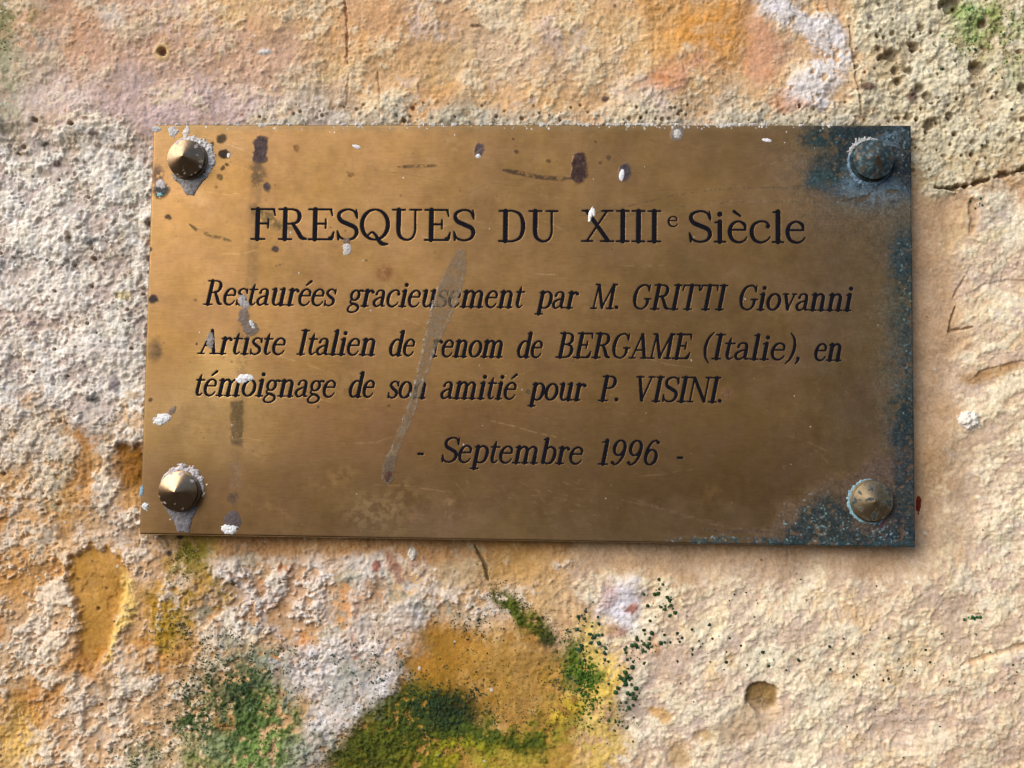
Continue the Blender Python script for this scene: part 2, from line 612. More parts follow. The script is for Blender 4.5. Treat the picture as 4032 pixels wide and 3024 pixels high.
area([(258, 1235), (292, 1262), (285, 1320), (250, 1390), (220, 1440), (240, 1370), (262, 1310)], (226, 184, 96), 0.9, 10, h=0.5, ro=0.7, warp=0.6)  # lit yellow rim of the hollow, put into the pigment
blob(180, 1440, 50, 50, (188, 122, 36), 0.8, 0.5, h=-0.7)
blob(100, 1510, 60, 50, (202, 150, 92), 0.8, 0.5)
blob(60, 1510, 34, 40, (192, 126, 46), 0.75, 0.5, h=-0.9, ro=0.35)
blob(25, 1590, 50, 70, (200, 144, 62), 0.85, 0.6)
blob(70, 1630, 50, 60, (218, 178, 96), 0.75, 0.6)
blob(290, 1480, 170, 110, (213, 180, 148), 0.85, 0.6, ro=1.1, gr=1.0, h=0.5)
blob(160, 1620, 130, 80, (211, 176, 146), 0.8, 0.6, ro=1.0)
blob(310, 1300, 90, 80, (203, 160, 118), 0.75, 0.6, ro=1.0)
blob(330, 1210, 60, 60, (198, 166, 140), 0.75, 0.6)
blob(345, 1410, 100, 40, (196, 134, 46), 0.8, 0.5, h=-0.6)
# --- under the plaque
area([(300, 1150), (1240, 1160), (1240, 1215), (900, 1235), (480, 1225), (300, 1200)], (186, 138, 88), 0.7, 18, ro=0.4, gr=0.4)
blob(430, 1195, 50, 55, (152, 122, 40), 0.8, 0.6)
blob(400, 1210, 34, 50, (108, 104, 30), 0.8, 0.6, broken=0.62)
blob(420, 1270, 45, 40, (172, 118, 48), 0.8, 0.6)
blob(350, 1320, 40, 55, (168, 126, 34), 0.85, 0.6, broken=0.75)
blob(370, 1345, 30, 26, (128, 120, 30), 0.6, 0.6)
blob(590, 1190, 100, 30, (178, 128, 74), 0.7, 0.6)
blob(700, 1250, 250, 70, (208, 176, 150), 0.85, 0.6, ro=0.9, gr=0.9, h=0.4)
blob(530, 1270, 70, 70, (176, 166, 144), 0.8, 0.6, broken=0.8, ro=0.9)
blob(840, 1260, 90, 70, (216, 196, 178), 0.8, 0.5, h=0.3)
blob(560, 1360, 150, 60, (184, 168, 150), 0.75, 0.6, broken=0.78, ro=1.1)
blob(590, 1300, 60, 30, (168, 120, 96), 0.6, 0.6)
blob(735, 1312, 24, 34, (212, 142, 72), 0.9, 0.35, h=-0.5, ro=0.2)
blob(640, 1396, 42, 46, (202, 128, 66), 0.8, 0.5, ro=0.7)
blob(510, 1402, 40, 22, (184, 134, 64), 0.75, 0.5)
blob(870, 1265, 30, 40, (214, 160, 92), 0.85, 0.4, h=-0.4, ro=0.2)
blob(970, 1280, 60, 80, (206, 164, 112), 0.7, 0.5)
blob(700, 1185, 150, 22, (186, 140, 86), 0.6, 0.6)
blob(1010, 1215, 60, 50, (182, 156, 122), 0.75, 0.6, ro=0.3)
blob(1110, 1210, 70, 60, (190, 146, 86), 0.8, 0.6, ro=0.2)
blob(880, 1420, 120, 60, (206, 176, 148), 0.7, 0.6)
blob(1010, 1340, 60, 50, (212, 184, 152), 0.8, 0.5)
blob(720, 1400, 34, 44, (172, 150, 110), 0.6, 0.5)
area([(600, 1412), (700, 1372), (800, 1372), (856, 1400), (872, 1450), (830, 1520), (790, 1560), (740, 1610), (660, 1665), (560, 1700),
      (560, 1650), (640, 1590), (690, 1530), (640, 1470)], (212, 196, 186), 0.92, 22, broken=0.88, h=0.8, ro=0.9, gr=1.1, warp=1.3)
blob(780, 1480, 60, 70, (194, 176, 160), 0.6, 0.6, ro=0.25)
blob(690, 1440, 60, 50, (226, 212, 206), 0.75, 0.5, gr=1.6)
area([(892, 1385), (945, 1352), (1000, 1378), (1040, 1400), (1100, 1350), (1150, 1330), (1195, 1400), (1262, 1460), (1285, 1540), (1240, 1620),
      (1200, 1800), (690, 1800), (720, 1640), (790, 1560), (860, 1495), (885, 1440)], (172, 122, 48), 0.92, 22, h=-0.9, ro=0.28, gr=0.5, warp=1.0)
area([(900, 1385), (990, 1378), (1010, 1470), (980, 1560), (880, 1560), (860, 1500)], (160, 112, 34), 0.75, 24, ro=0.2, warp=1.4)
blob(1110, 1420, 90, 60, (206, 166, 112), 0.8, 0.7, broken=0.6, warp=2)
blob(1160, 1530, 90, 50, (204, 168, 104), 0.7, 0.7, broken=0.5, warp=2)
blob(1010, 1500, 70, 60, (150, 110, 34), 0.6, 0.7, broken=0.5, warp=2)
blob(1200, 1620, 70, 50, (214, 176, 84), 0.7, 0.7, broken=0.6, warp=2)
blob(960, 1405, 50, 50, (178, 118, 34), 0.85, 0.5, ro=0.1)
blob(1090, 1470, 100, 60, (190, 142, 72), 0.75, 0.6)
blob(1030, 1570, 60, 26, (204, 158, 104), 0.7, 0.6)
blob(1120, 1640, 110, 60, (184, 142, 52), 0.7, 0.6)
area([(1245, 1345), (1310, 1330), (1330, 1420), (1310, 1480), (1330, 1600), (1345, 1800), (1250, 1800), (1275, 1600), (1290, 1500), (1255, 1420)],
     (226, 190, 104), 0.8, 30, broken=0.75, warp=1.4)
blob(1160, 1270, 80, 60, (205, 164, 112), 0.8, 0.6)
# algae film (pigment of the growth itself)
area([(690, 1800), (735, 1635), (790, 1580), (850, 1510), (900, 1480), (960, 1490), (1000, 1545), (1050, 1585), (1130, 1585), (1200, 1560),
      (1240, 1540), (1170, 1620), (1020, 1640), (900, 1800)], (84, 90, 24), 0.85, 16, broken=0.95, ro=0.6, gr=0.8, warp=0.8)
blob(950, 1535, 75, 45, (36, 56, 34), 0.85, 0.6, broken=0.9)
blob(800, 1620, 70, 40, (96, 90, 20), 0.7, 0.6)
area([(1055, 1262), (1100, 1290), (1160, 1322), (1205, 1372), (1185, 1392), (1140, 1352), (1090, 1330), (1060, 1300)], (92, 94, 22), 0.85, 10, warp=0.6, broken=0.92)
blob(1250, 1450, 30, 62, (74, 100, 22), 0.95, 0.6, broken=0.95, deg=-18, warp=1.6)
blob(1225, 1480, 40, 44, (84, 104, 60), 0.7, 0.7, broken=0.6, warp=1.6)
blob(1020, 1610, 190, 44, (84, 94, 26), 0.75, 0.7, broken=0.72, deg=-8, warp=1.8)
blob(860, 1545, 90, 40, (92, 104, 24), 0.85, 0.6, broken=0.88, deg=-35, warp=1.6)
blob(1180, 1580, 70, 26, (116, 116, 34), 0.7, 0.6, broken=0.75)
area([(380, 1570), (440, 1490), (560, 1450), (620, 1490), (655, 1545), (620, 1610), (540, 1700), (400, 1680)], (112, 124, 66), 0.85, 18, broken=0.85, ro=1.0, gr=1.2, warp=0.8)
blob(560, 1440, 90, 40, (108, 120, 86), 0.7, 0.6, broken=0.7)
blob(570, 1420, 60, 26, (140, 150, 130), 0.6, 0.5, broken=0.7)
blob(480, 1480, 70, 36, (70, 88, 52), 0.75, 0.6, broken=0.7)
blob(420, 1560, 44, 36, (64, 86, 44), 0.7, 0.6, broken=0.75)
blob(560, 1640, 70, 60, (120, 142, 76), 0.75, 0.6, broken=0.75)
blob(300, 1640, 60, 44, (96, 112, 70), 0.7, 0.6, broken=0.75)
blob(480, 1560, 26, 22, (182, 116, 56), 0.7, 0.5)
blob(760, 1640, 60, 40, (92, 100, 72), 0.5, 0.7, broken=0.6)
# --- right of and below the plaque
area([(1250, 1190), (1990, 1200), (1990, 420), (2040, 405), (2600, 380), (2600, 1900), (1340, 1900), (1330, 1500), (1310, 1420), (1330, 1330), (1240, 1290)],
     (211, 173, 136), 0.85, 20, ro=0.42, gr=0.8)
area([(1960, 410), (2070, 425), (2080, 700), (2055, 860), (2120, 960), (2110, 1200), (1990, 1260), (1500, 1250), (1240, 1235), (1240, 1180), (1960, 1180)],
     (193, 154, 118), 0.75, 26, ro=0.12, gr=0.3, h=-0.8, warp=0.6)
for (cx, cy, rx, ry, rgb, a) in [
        (2100, 520, 60, 60, (214, 178, 132), 0.8), (2170, 470, 60, 50, (204, 188, 166), 0.7), (2160, 680, 80, 60, (215, 178, 128), 0.8),
        (2140, 640, 50, 20, (206, 164, 118), 0.7), (2190, 900, 70, 60, (212, 174, 124), 0.7), (2150, 1100, 90, 100, (211, 178, 148), 0.7),
        (2040, 1200, 120, 60, (203, 166, 132), 0.7), (1700, 1260, 200, 50, (208, 174, 144), 0.7), (1600, 1340, 160, 60, (212, 184, 152), 0.7),
        (1800, 1380, 160, 80, (214, 178, 142), 0.7), (1560, 1430, 130, 60, (207, 178, 156), 0.7), (1480, 1500, 110, 100, (206, 178, 158), 0.75),
        (1440, 1290, 60, 50, (210, 164, 108), 0.7), (2050, 1400, 150, 60, (216, 180, 132), 0.7), (1960, 1330, 100, 50, (207, 170, 130), 0.6),
        (1960, 1560, 200, 90, (210, 176, 150), 0.75), (2130, 1560, 120, 80, (212, 178, 144), 0.6), (1750, 1570, 70, 90, (224, 198, 160), 0.8),
        (1850, 1640, 120, 40, (214, 180, 148), 0.7), (1640, 1640, 80, 40, (206, 182, 164), 0.7), (1380, 1560, 50, 90, (209, 182, 156), 0.7),
        (1450, 1460, 40, 60, (204, 156, 112), 0.6), (1720, 1440, 130, 26, (219, 188, 146), 0.7), (2120, 1650, 140, 40, (207, 164, 122), 0.6)]:
    blob(cx, cy, rx, ry, rgb, a, 0.65)
blob(2020, 1000, 60, 80, (184, 144, 100), 0.55, 0.7)
blob(2130, 940, 40, 40, (176, 142, 104), 0.4, 0.7)
blob(1352, 1315, 44, 52, (216, 202, 202), 0.95, 0.4, h=0.4, ro=0.5)
blob(1368, 1326, 18, 13, (170, 104, 78), 0.85, 0.4, warp=0.4)
blob(1330, 1362, 26, 14, (178, 124, 100), 0.7, 0.5)
blob(1340, 1275, 34, 14, (206, 146, 96), 0.7, 0.5)
blob(1430, 1550, 24, 16, (206, 150, 70), 0.85, 0.5)
blob(1410, 1405, 16, 12, (206, 140, 72), 0.7, 0.5)
# ---------------------------------------------------------------- pale flaking crust over smoother bare stone
cr_a = math.radians(-32)
CU = U * F32(math.cos(cr_a)) + V * F32(math.sin(cr_a)); CV = -U * F32(math.sin(cr_a)) + V * F32(math.cos(cr_a))
cn = fbm(CU * F32(0.7), CV * F32(1.1), 78, 6, 0.66, 181) + 0.45 * fbm(U, V, 17, 4, 0.66, 187)


def region(pts, soft):
    return sstep(soft, -soft, poly_sdf(U + wu * F32(2.0), V + wv * F32(2.0), pts) + fine * 40 + mid * 30)


r_left = region([(-400, 280), (340, 275), (340, 965), (180, 910), (-400, 910)], 14)
r_low = region([(-400, 910), (180, 910), (330, 980), (430, 1250), (700, 1250), (640, 1400), (450, 1480), (330, 1900), (-400, 1900)], 24)
r_right = region([(1240, 1235), (1900, 1240), (2040, 1180), (2080, 420), (2700, 380), (2700, 2000), (1345, 2000), (1335, 1480)], 24)
r_top = region([(-400, -400), (1800, -400), (1850, 268), (-400, 280)], 20)
r_por = region([(1800, -400), (1850, 260), (2030, 400), (2212, 366), (2700, 330), (2700, -400)], 12)
r_mid = region([(430, 1235), (1240, 1240), (1000, 1370), (880, 1440), (620, 1420)], 20)
crust = np.zeros(U.shape, F32)
for reg, thr, top_rgb, low_rgb, a_top, a_low, hh, rt, rl, sf_ in [
        (r_left, -0.06, (243, 227, 212), (209, 184, 172), 0.78, 0.70, 0.55, 0.72, 0.35, 0.10),
        (r_low, 0.05, (233, 210, 184), (201, 144, 76), 0.76, 0.40, 0.7, 0.68, 0.25, 0.09),
        (r_right, 0.0, (243, 224, 192), (210, 184, 166), 0.74, 0.58, 0.30, 0.42, 0.25, 0.15),
        (r_top, 0.08, (230, 206, 172), (206, 164, 134), 0.62, 0.28, 0.30, 0.55, 0.3, 0.14),
        (r_por, -0.12, (226, 212, 182), (184, 160, 128), 0.55, 0.4, 0.4, 0.85, 0.7, 0.08),
        (r_mid, 0.0, (230, 213, 200), (192, 144, 98), 0.62, 0.4, 0.4, 0.8, 0.4, 0.10)]:
    open_ = reg * (1 - guard)
    k = sstep(thr - sf_, thr + sf_, cn) * open_
    q = sstep(thr + sf_ * 0.6, thr - 0.14 - sf_ * 0.5, cn) * open_
    lay(q * a_low, low_rgb)
    lay(k * a_top, top_rgb)
    rough_amt += (F32(rt) - rough_amt) * k * 0.8
    rough_amt += (F32(rl) - rough_amt) * q * 0.8
    lift += (k * (0.7 + 0.8 * np.clip(cn - thr, 0, 0.5)) - 0.6 * q) * F32(hh)



def scatter(poly, n, palette, r0, r1, seed, amt=0.7, stretch=2.0, deg=(0, 180), broken=0.6, warp=2.0, h=0.0):
    r = np.random.RandomState(seed)
    p = np.asarray(poly, float)
    done = 0
    for _ in range(n * 5):
        if done >= n:
            break
        a, b = r.uniform(p[:, 0].min(), p[:, 0].max()), r.uniform(p[:, 1].min(), p[:, 1].max())
        if poly_sdf(np.array([[a]], F32), np.array([[b]], F32), poly)[0, 0] > 0:
            continue
        done += 1
        q = r0 + (r1 - r0) * r.uniform(0, 1) ** 2
        blob(a, b, q * r.uniform(1, stretch), q, palette[r.randint(len(palette))], amt * r.uniform(0.5, 1.1), r.uniform(0.4, 0.7), r.uniform(*deg), broken, h=h, warp=warp)


MID_P = [(430, 1225), (900, 1225), (1010, 1300), (940, 1360), (880, 1440), (700, 1500), (520, 1440), (430, 1380)]
scatter(MID_P, 60, [(214, 200, 188), (222, 206, 198), (206, 176, 150), (198, 172, 156)], 8, 34, 901)
scatter(MID_P, 46, [(150, 148, 128), (164, 160, 142), (140, 138, 112), (158, 146, 130)], 7, 24, 902, 0.75)
scatter(MID_P, 34, [(206, 134, 70), (196, 120, 58), (190, 140, 84), (168, 116, 92)], 6, 20, 903, 0.8)
scatter([(560, 1380), (860, 1380), (850, 1500), (640, 1640), (600, 1500)], 30, [(228, 216, 212), (196, 180, 176), (176, 166, 150), (212, 190, 180)], 8, 26, 904, 0.7)
LOW_P = [(-200, 930), (250, 980), (430, 1240), (420, 1420), (330, 1700), (-200, 1700)]
scatter(LOW_P, 60, [(206, 142, 64), (196, 132, 48), (212, 154, 86), (188, 120, 50)], 8, 34, 905, 0.7, 2.4, (90, 160))
scatter(LOW_P, 50, [(230, 206, 180), (226, 200, 178), (210, 190, 172)], 8, 36, 906, 0.65, 2.4, (90, 160))
scatter(LOW_P, 16, [(150, 146, 110), (160, 158, 134), (146, 120, 90)], 6, 22, 907, 0.6)
scatter([(330, 1160), (500, 1160), (460, 1420), (320, 1440)], 26, [(180, 134, 34), (150, 122, 30), (204, 150, 64), (120, 108, 30)], 7, 26, 908, 0.7)
TOP_P = [(-200, -200), (1780, -200), (1830, 230), (-200, 250)]
scatter(TOP_P, 80, [(222, 176, 112), (216, 160, 90), (226, 190, 132), (208, 150, 90)], 10, 46, 909, 0.55)
scatter(TOP_P, 95, [(214, 186, 170), (204, 178, 166), (226, 208, 184), (200, 160, 138)], 9, 40, 910, 0.6)
scatter(TOP_P, 20, [(184, 160, 140), (176, 128, 92), (190, 170, 156)], 6, 18, 911, 0.6)
RIGHT_P = [(1340, 1240), (1980, 1220), (2080, 900), (2100, 430), (2440, 400), (2440, 1880), (1350, 1880)]
scatter(RIGHT_P, 110, [(242, 216, 170), (238, 206, 150), (244, 226, 196), (228, 190, 136)], 9, 44, 912, 0.55, 2.6, (120, 170))
scatter(RIGHT_P, 80, [(206, 180, 168), (198, 168, 152), (212, 184, 164), (214, 170, 128)], 9, 40, 913, 0.5, 2.6, (120, 170))
LEFT_P = [(-200, 290), (330, 285), (335, 940), (-200, 900)]
scatter(LEFT_P, 60, [(226, 218, 212), (214, 206, 190), (206, 190, 180)], 8, 30, 914, 0.6)
scatter(LEFT_P, 40, [(176, 156, 134), (170, 148, 136), (184, 152, 126), (150, 134, 110)], 7, 24, 915, 0.6)
POR_P = [(1800, -200), (1850, 250), (2030, 395), (2440, 330), (2440, -200)]
scatter(POR_P, 40, [(222, 208, 178), (196, 172, 134), (186, 158, 118), (214, 190, 150)], 8, 34, 916, 0.6)
OCH_P = [(900, 1370), (1240, 1440), (1280, 1540), (1150, 1600), (880, 1540)]
scatter(OCH_P, 36, [(190, 144, 76), (150, 104, 26), (172, 120, 40), (200, 152, 78), (122, 96, 28)], 8, 36, 917, 0.65)
scatter([(1180, 1570), (1340, 1420), (1345, 1800), (900, 1800), (1000, 1620)], 34, [(226, 186, 90), (214, 172, 70), (228, 200, 130), (170, 150, 50)], 8, 32, 918, 0.7)
ALG_P = [(700, 1700), (790, 1580), (900, 1490), (1010, 1560), (1240, 1560), (1150, 1640), (1000, 1700)]
scatter(ALG_P, 50, [(96, 98, 26), (60, 74, 24), (40, 58, 30), (128, 120, 40), (78, 90, 28)], 7, 28, 919, 0.7, 2.2, (130, 175))
scatter([(370, 1480), (650, 1480), (640, 1640), (400, 1680)], 40, [(140, 146, 108), (86, 104, 60), (164, 160, 136), (60, 78, 44), (188, 160, 120)], 7, 28, 920, 0.7)

scatter([(-200, 840), (345, 860), (345, 1040), (-200, 1040)], 60, [(226, 212, 196), (214, 196, 178), (206, 170, 130), (198, 178, 160), (212, 158, 98)], 10, 40, 921, 0.75)
scatter([(-200, 240), (330, 250), (330, 320), (-200, 330)], 40, [(222, 204, 186), (206, 176, 156), (212, 186, 160), (196, 172, 146)], 10, 34, 922, 0.75)
scatter([(1780, -100), (1880, -100), (1900, 250), (1820, 260)], 26, [(220, 202, 170), (216, 180, 138), (206, 186, 160)], 8, 28, 923, 0.75)
area([(1560, -40), (1690, -40), (1735, 30), (1800, 55), (1822, 120), (1790, 190), (1800, 235), (1730, 230), (1690, 205),
      (1700, 175), (1745, 130), (1720, 70), (1640, 52)], (220, 207, 202), 0.85, 14, broken=0.85, h=0.3, warp=1.2)
blob(1640, 112, 52, 50, (204, 148, 112), 0.8, 0.5, warp=1.4)
blob(1700, 215, 50, 22, (204, 144, 106), 0.7, 0.6, warp=1.4)
blob(1455, 165, 60, 28, (198, 128, 84), 0.7, 0.6, broken=0.75, warp=1.5)
blob(1520, 60, 80, 66, (214, 146, 62), 0.6, 0.7, broken=0.75, warp=2)
for (cx, cy, rx, ry, rgb) in [(330, 200, 190, 60, (208, 178, 168)), (110, 210, 110, 60, (206, 180, 166)), (500, 240, 200, 30, (198, 170, 164)), (260, 110, 160, 60, (206, 160, 134)),
                              (560, 120, 120, 70, (208, 164, 138)), (60, 120, 60, 50, (200, 176, 156)), (300, 250, 150, 24, (200, 168, 162))]:
    blob(cx, cy, rx, ry, rgb, 0.6, 0.7, broken=0.7, warp=2)
blob(15, 70, 60, 60, (128, 124, 76), 0.7, 0.7, broken=0.7, warp=1.6)
blob(5, 200, 50, 80, (150, 148, 110), 0.6, 0.7, broken=0.65, warp=1.6)
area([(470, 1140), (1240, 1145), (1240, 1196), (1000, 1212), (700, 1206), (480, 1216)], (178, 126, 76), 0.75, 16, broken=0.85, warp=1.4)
blob(1120, 1220, 90, 60, (190, 140, 74), 0.7, 0.7, broken=0.75, warp=1.6)
blob(1352, 1312, 44, 54, (222, 210, 214), 0.95, 0.5, h=0.4, warp=1)
blob(1368, 1326, 18, 13, (160, 92, 68), 0.85, 0.4, warp=0.8)
blob(1330, 1366, 26, 12, (172, 116, 94), 0.75, 0.5, warp=0.8)
blob(1322, 1290, 14, 30, (190, 150, 140), 0.6, 0.5, warp=1)
# browner hollows, stains and growth over the crust
sl = window(U, V, 1560, 1740, 1430, 1600)
pd = ell(U[sl] + fine[sl] * 12, V[sl] - fine[sl] * 9, 1648, 1508, 35, 33) + 0.25 * mid[sl]
pm_ = sstep(1.12, 0.86, pd)
lay(pm_ * 0.95, (142, 108, 58), sl)
lift[sl] -= pm_ * F32(2.0)
rough_amt[sl] *= 1 - 0.8 * pm_
blob(1640, 1522, 16, 10, (112, 84, 44), 0.6, 0.6)
blob(1615, 1570, 66, 40, (196, 162, 126), 0.8, 0.35, h=-1.0, ro=0.1, gr=0.2, warp=0.5, deg=-35)
blob(1525, 1590, 20, 14, (186, 148, 96), 0.7, 0.4, h=-0.8, ro=0.1, warp=0.4)
blob(1466, 1640, 24, 28, (190, 154, 104), 0.7, 0.4, h=-1.0, ro=0.1, warp=0.4)
blob(1560, 1480, 40, 20, (204, 174, 154), 0.5, 0.5, h=-0.6, ro=0.1, deg=-15)

area([(150, 1205), (200, 1180), (262, 1212), (278, 1262), (255, 1320), (242, 1392), (196, 1442), (160, 1410), (168, 1310), (140, 1260)],
     (190, 134, 52), 0.9, 9, ro=0.05, gr=0.12, warp=0.7)
area([(258, 1235), (292, 1262), (285, 1320), (250, 1390), (220, 1440), (240, 1370), (262, 1310)], (230, 190, 104), 0.8, 10, h=0.6, warp=0.6)  # the same rim's catch of light, painted over the crust
blob(180, 1440, 50, 46, (186, 120, 30), 0.8, 0.6, h=-0.5, broken=0.8, warp=1.5)
blob(70, 1530, 44, 50, (192, 126, 40), 0.75, 0.6, h=-0.6, broken=0.75, warp=1.5)
blob(40, 1600, 50, 50, (222, 176, 88), 0.7, 0.6, broken=0.75, warp=1.5)
blob(215, 780, 70, 40, (204, 184, 172), 0.5, 0.7, broken=0.6, warp=2)
blob(350, 1330, 44, 56, (166, 122, 22), 0.8, 0.6, broken=0.75, warp=1.5)
blob(415, 1200, 46, 50, (126, 108, 24), 0.8, 0.6, broken=0.72, warp=1.5)
blob(280, 1010, 30, 54, (146, 92, 20), 0.9, 0.5, h=-0.5, warp=1)
blob(960, 1420, 70, 60, (166, 112, 22), 0.7, 0.7, broken=0.7, warp=1.6)
blob(1090, 1470, 120, 70, (172, 124, 38), 0.55, 0.7, broken=0.6, warp=1.6)
blob(880, 1520, 90, 36, (84, 84, 16), 0.85, 0.6, deg=-35, broken=0.8, warp=1.6)
blob(760, 1640, 90, 50, (88, 88, 16), 0.8, 0.6, broken=0.8, warp=1.6)
blob(945, 1540, 86, 48, (34, 50, 28), 0.85, 0.7, broken=0.82, warp=1.6)
blob(1080, 1595, 130, 26, (62, 78, 24), 0.75, 0.7, broken=0.66, deg=-6, warp=1.6)
blob(1120, 1326, 56, 22, (74, 84, 14), 0.9, 0.6, deg=36, broken=0.85, warp=1.2)
blob(1182, 1372, 16, 20, (30, 40, 16), 0.8, 0.6, warp=1)
blob(1300, 1460, 26, 110, (232, 190, 88), 0.7, 0.7, broken=0.7, warp=1.6)
blob(1310, 1620, 40, 60, (222, 178, 88), 0.6, 0.7, broken=0.75, warp=1.6)
blob(1220, 1560, 40, 30, (214, 172, 58), 0.7, 0.7, broken=0.7, warp=1.6)
blob(1000, 1650, 120, 26, (176, 160, 50), 0.6, 0.7, broken=0.66, warp=1.6)
blob(500, 1500, 90, 50, (56, 74, 44), 0.7, 0.7, broken=0.6, warp=1.8)
blob(430, 1560, 44, 36, (50, 70, 36), 0.8, 0.6, broken=0.7, warp=1.6)
blob(580, 1570, 70, 60, (92, 112, 58), 0.75, 0.7, broken=0.68, warp=1.8)

# ---------------------------------------------------------------- wall relief
f1, id1 = worley(U + fine * 6, V + fine * 6, 21, 1)
f2, id2 = worley(U + fine * 3, V, 10.5, 2)
f3, id3 = worley(U, V, 6.2, 3)
crumb = (1 - np.clip(f1, 0, 1)) * (0.35 + 0.9 * id1) * 0.75 + (1 - np.clip(f2, 0, 1)) * (0.2 + id2) * 0.46 + (1 - np.clip(f3, 0, 1)) * id3 * 0.22
ridge = 0.5 - billow(U, V, 46, 4, 0.55, 71)
lumps = fbm(U, V, 60, 5, 0.62, 81)
grain = fbm(U, V, 13, 3, 0.7, 91)
H = lumps * 0.8 * (0.3 + rough_amt) + (crumb - 0.55) * 1.25 * rough_amt + ridge * 0.5 * rough_amt * np.clip(rough_amt, 0.3, 1.2)
H += grain * 0.34 * grain_amt + (1 - np.clip(f2, 0, 1)) * (id2 - 0.3) * 0.2 * grain_amt
H += big * 1.6 + fbm(U, V, 150, 2, 0.5, 171) * 2.0 + (0.30 - billow(U, V, 15, 3, 0.6, 177)) * 0.75 * np.clip(rough_amt - 0.15, 0, 1.2)
H += film * ((1 - np.clip(f2, 0, 1)) * (0.3 + id2) * 0.45 + (1 - np.clip(f3, 0, 1)) * id3 * 0.5 + 0.1)
# overhangs of bare hollows inside the rough mortar
pit_n = sstep(0.16, 0.42, fbm(U, V, 26, 3, 0.6, 121))
H -= pit_n * 0.9 * np.clip(rough_amt - 0.3, 0, 1)

# general depth: nearly flush with the plaque on the left and above, set back on the right and below
setback = -1.5 + 1.5 * sstep(420, 250, U) * sstep(1120, 980, V) + 2.5 * sstep(330, 262, V) * sstep(2000, 1800, U) + 1.0 * sstep(330, 262, V)
setback += -0.7 * sstep(1240, 1170, V) * sstep(1130, 1180, V)
H += setback + lift


def groove(pts, width, depth, rgb=None, amt=0.9, ragged=0.6):
    p = np.asarray(pts, float)
    sl = window(U, V, p[:, 0].min() - 60, p[:, 0].max() + 60, p[:, 1].min() - 60, p[:, 1].max() + 60)
    if sl is None:
        return
    d, s = line_dist(U[sl] + wu[sl] * 0.25, V[sl] + wv[sl] * 0.25, pts)
    w = width * (1 + fine[sl] * 2 * ragged) * np.clip(np.minimum(s, 1 - s) * 6 + 0.35, 0, 1)
    w = np.maximum(w, 0.4)
    m = sstep(w, w * 0.25, d)
    H[sl] -= m * F32(depth)
    if rgb is not None:
        lay(m * amt, rgb, sl)


def step_edge(pts, width, depth):
    """A ledge: the wall drops below the line over the given width."""
    p = np.asarray(pts, float)
    sl = window(U, V, p[:, 0].min() - 80, p[:, 0].max() + 80, p[:, 1].min() - 80, p[:, 1].max() + 110)
    if sl is None:
        return
    d, s = line_dist(U[sl] + wu[sl] * 0.2, V[sl] + wv[sl] * 0.2, pts)
    yl = np.interp(U[sl], p[:, 0], p[:, 1]).astype(F32)
    below = (V[sl] + wv[sl] * 0.2) > yl
    ends = np.clip(np.minimum(s, 1 - s) * 7, 0, 1)
    m = np.where(below, np.clip(1 - d / F32(width), 0, 1), sstep(6, 0, d) * 0.15) * ends
    H[sl] -= m * F32(depth)


groove([(2020, 398), (2060, 402), (2090, 400), (2120, 390), (2160, 382), (2215, 366), (2300, 350)], 6, 2.8, (70, 50, 30), 0.7, 1.4)
groove([(746, -40), (750, 40), (748, 100), (752, 150)], 3.5, 0.9, (162, 108, 84), 0.6, 1.3)
groove([(752, 165), (744, 240)], 3, 0.5, (186, 130, 84), 0.4, 1.3)
groove([(815, 150), (822, 260)], 3, 0.5, (186, 132, 88), 0.4, 1.3)
groove([(1832, 60), (1838, 130), (1850, 200), (1862, 252)], 4, 1.1, (140, 112, 78), 0.5, 1.3)
groove([(1022, 1180), (1035, 1205), (1048, 1232), (1056, 1256)], 5, 1.0, (70, 58, 26), 0.7)
groove([(2068, 660), (2056, 690), (2052, 712), (2080, 708), (2105, 702)], 4, 1.1, (140, 106, 76), 0.7)
groove([(2096, 595), (2080, 620), (2066, 640)], 4, 0.8, (176, 136, 100), 0.5)
step_edge([(2090, 640), (2130, 610), (2180, 604), (2240, 602), (2320, 590)], 110, 0.6)
step_edge([(2090, 830), (2130, 800), (2180, 786), (2240, 770), (2320, 750)], 120, 0.8)
blob(2160, 805, 60, 12, (172, 122, 66), 0.75, 0.5, deg=-22, warp=0.4)
blob(2110, 820, 30, 14, (178, 134, 86), 0.7, 0.5, warp=0.4)
groove([(2100, 430), (2110, 465), (2102, 500)], 14, 1.0, (186, 140, 88), 0.5)
groove([(2078, 1440), (2130, 1420), (2200, 1395), (2290, 1370)], 8, 0.7, (196, 140, 84), 0.5)
for k in range(9):                                   # faint tooling lines lower right
    x0 = 1890 + 14 * (k % 3)
    groove([(x0, 1500 + 26 * k), (2040, 1478 + 26 * k), (2230, 1440 + 26 * k), (2400, 1400 + 26 * k)], 16, 0.16, (200, 156, 116), 0.2, 1.2)
for k in range(14):                                  # slanting tool marks of the lower wall
    r = np.random.RandomState(100 + k)
    x0, y0 = r.uniform(1450, 2150), r.uniform(1260, 1600)
    L = r.uniform(25, 80); a = r.uniform(0.9, 1.5)
    groove([(x0, y0), (x0 - L * math.cos(a), y0 + L * math.sin(a))], r.uniform(10, 20), r.uniform(0.15, 0.35), None, ragged=1.2)
for k in range(16):
    r = np.random.RandomState(300 + k)
    x0, y0 = r.uniform(-100, 400), r.uniform(1120, 1600)
    L = r.uniform(30, 110); a = r.uniform(0.4, 1.0)
    groove([(x0, y0), (x0 - L * math.cos(a), y0 + L * math.sin(a))], r.uniform(14, 28), r.uniform(0.3, 0.7), None, ragged=1.2)

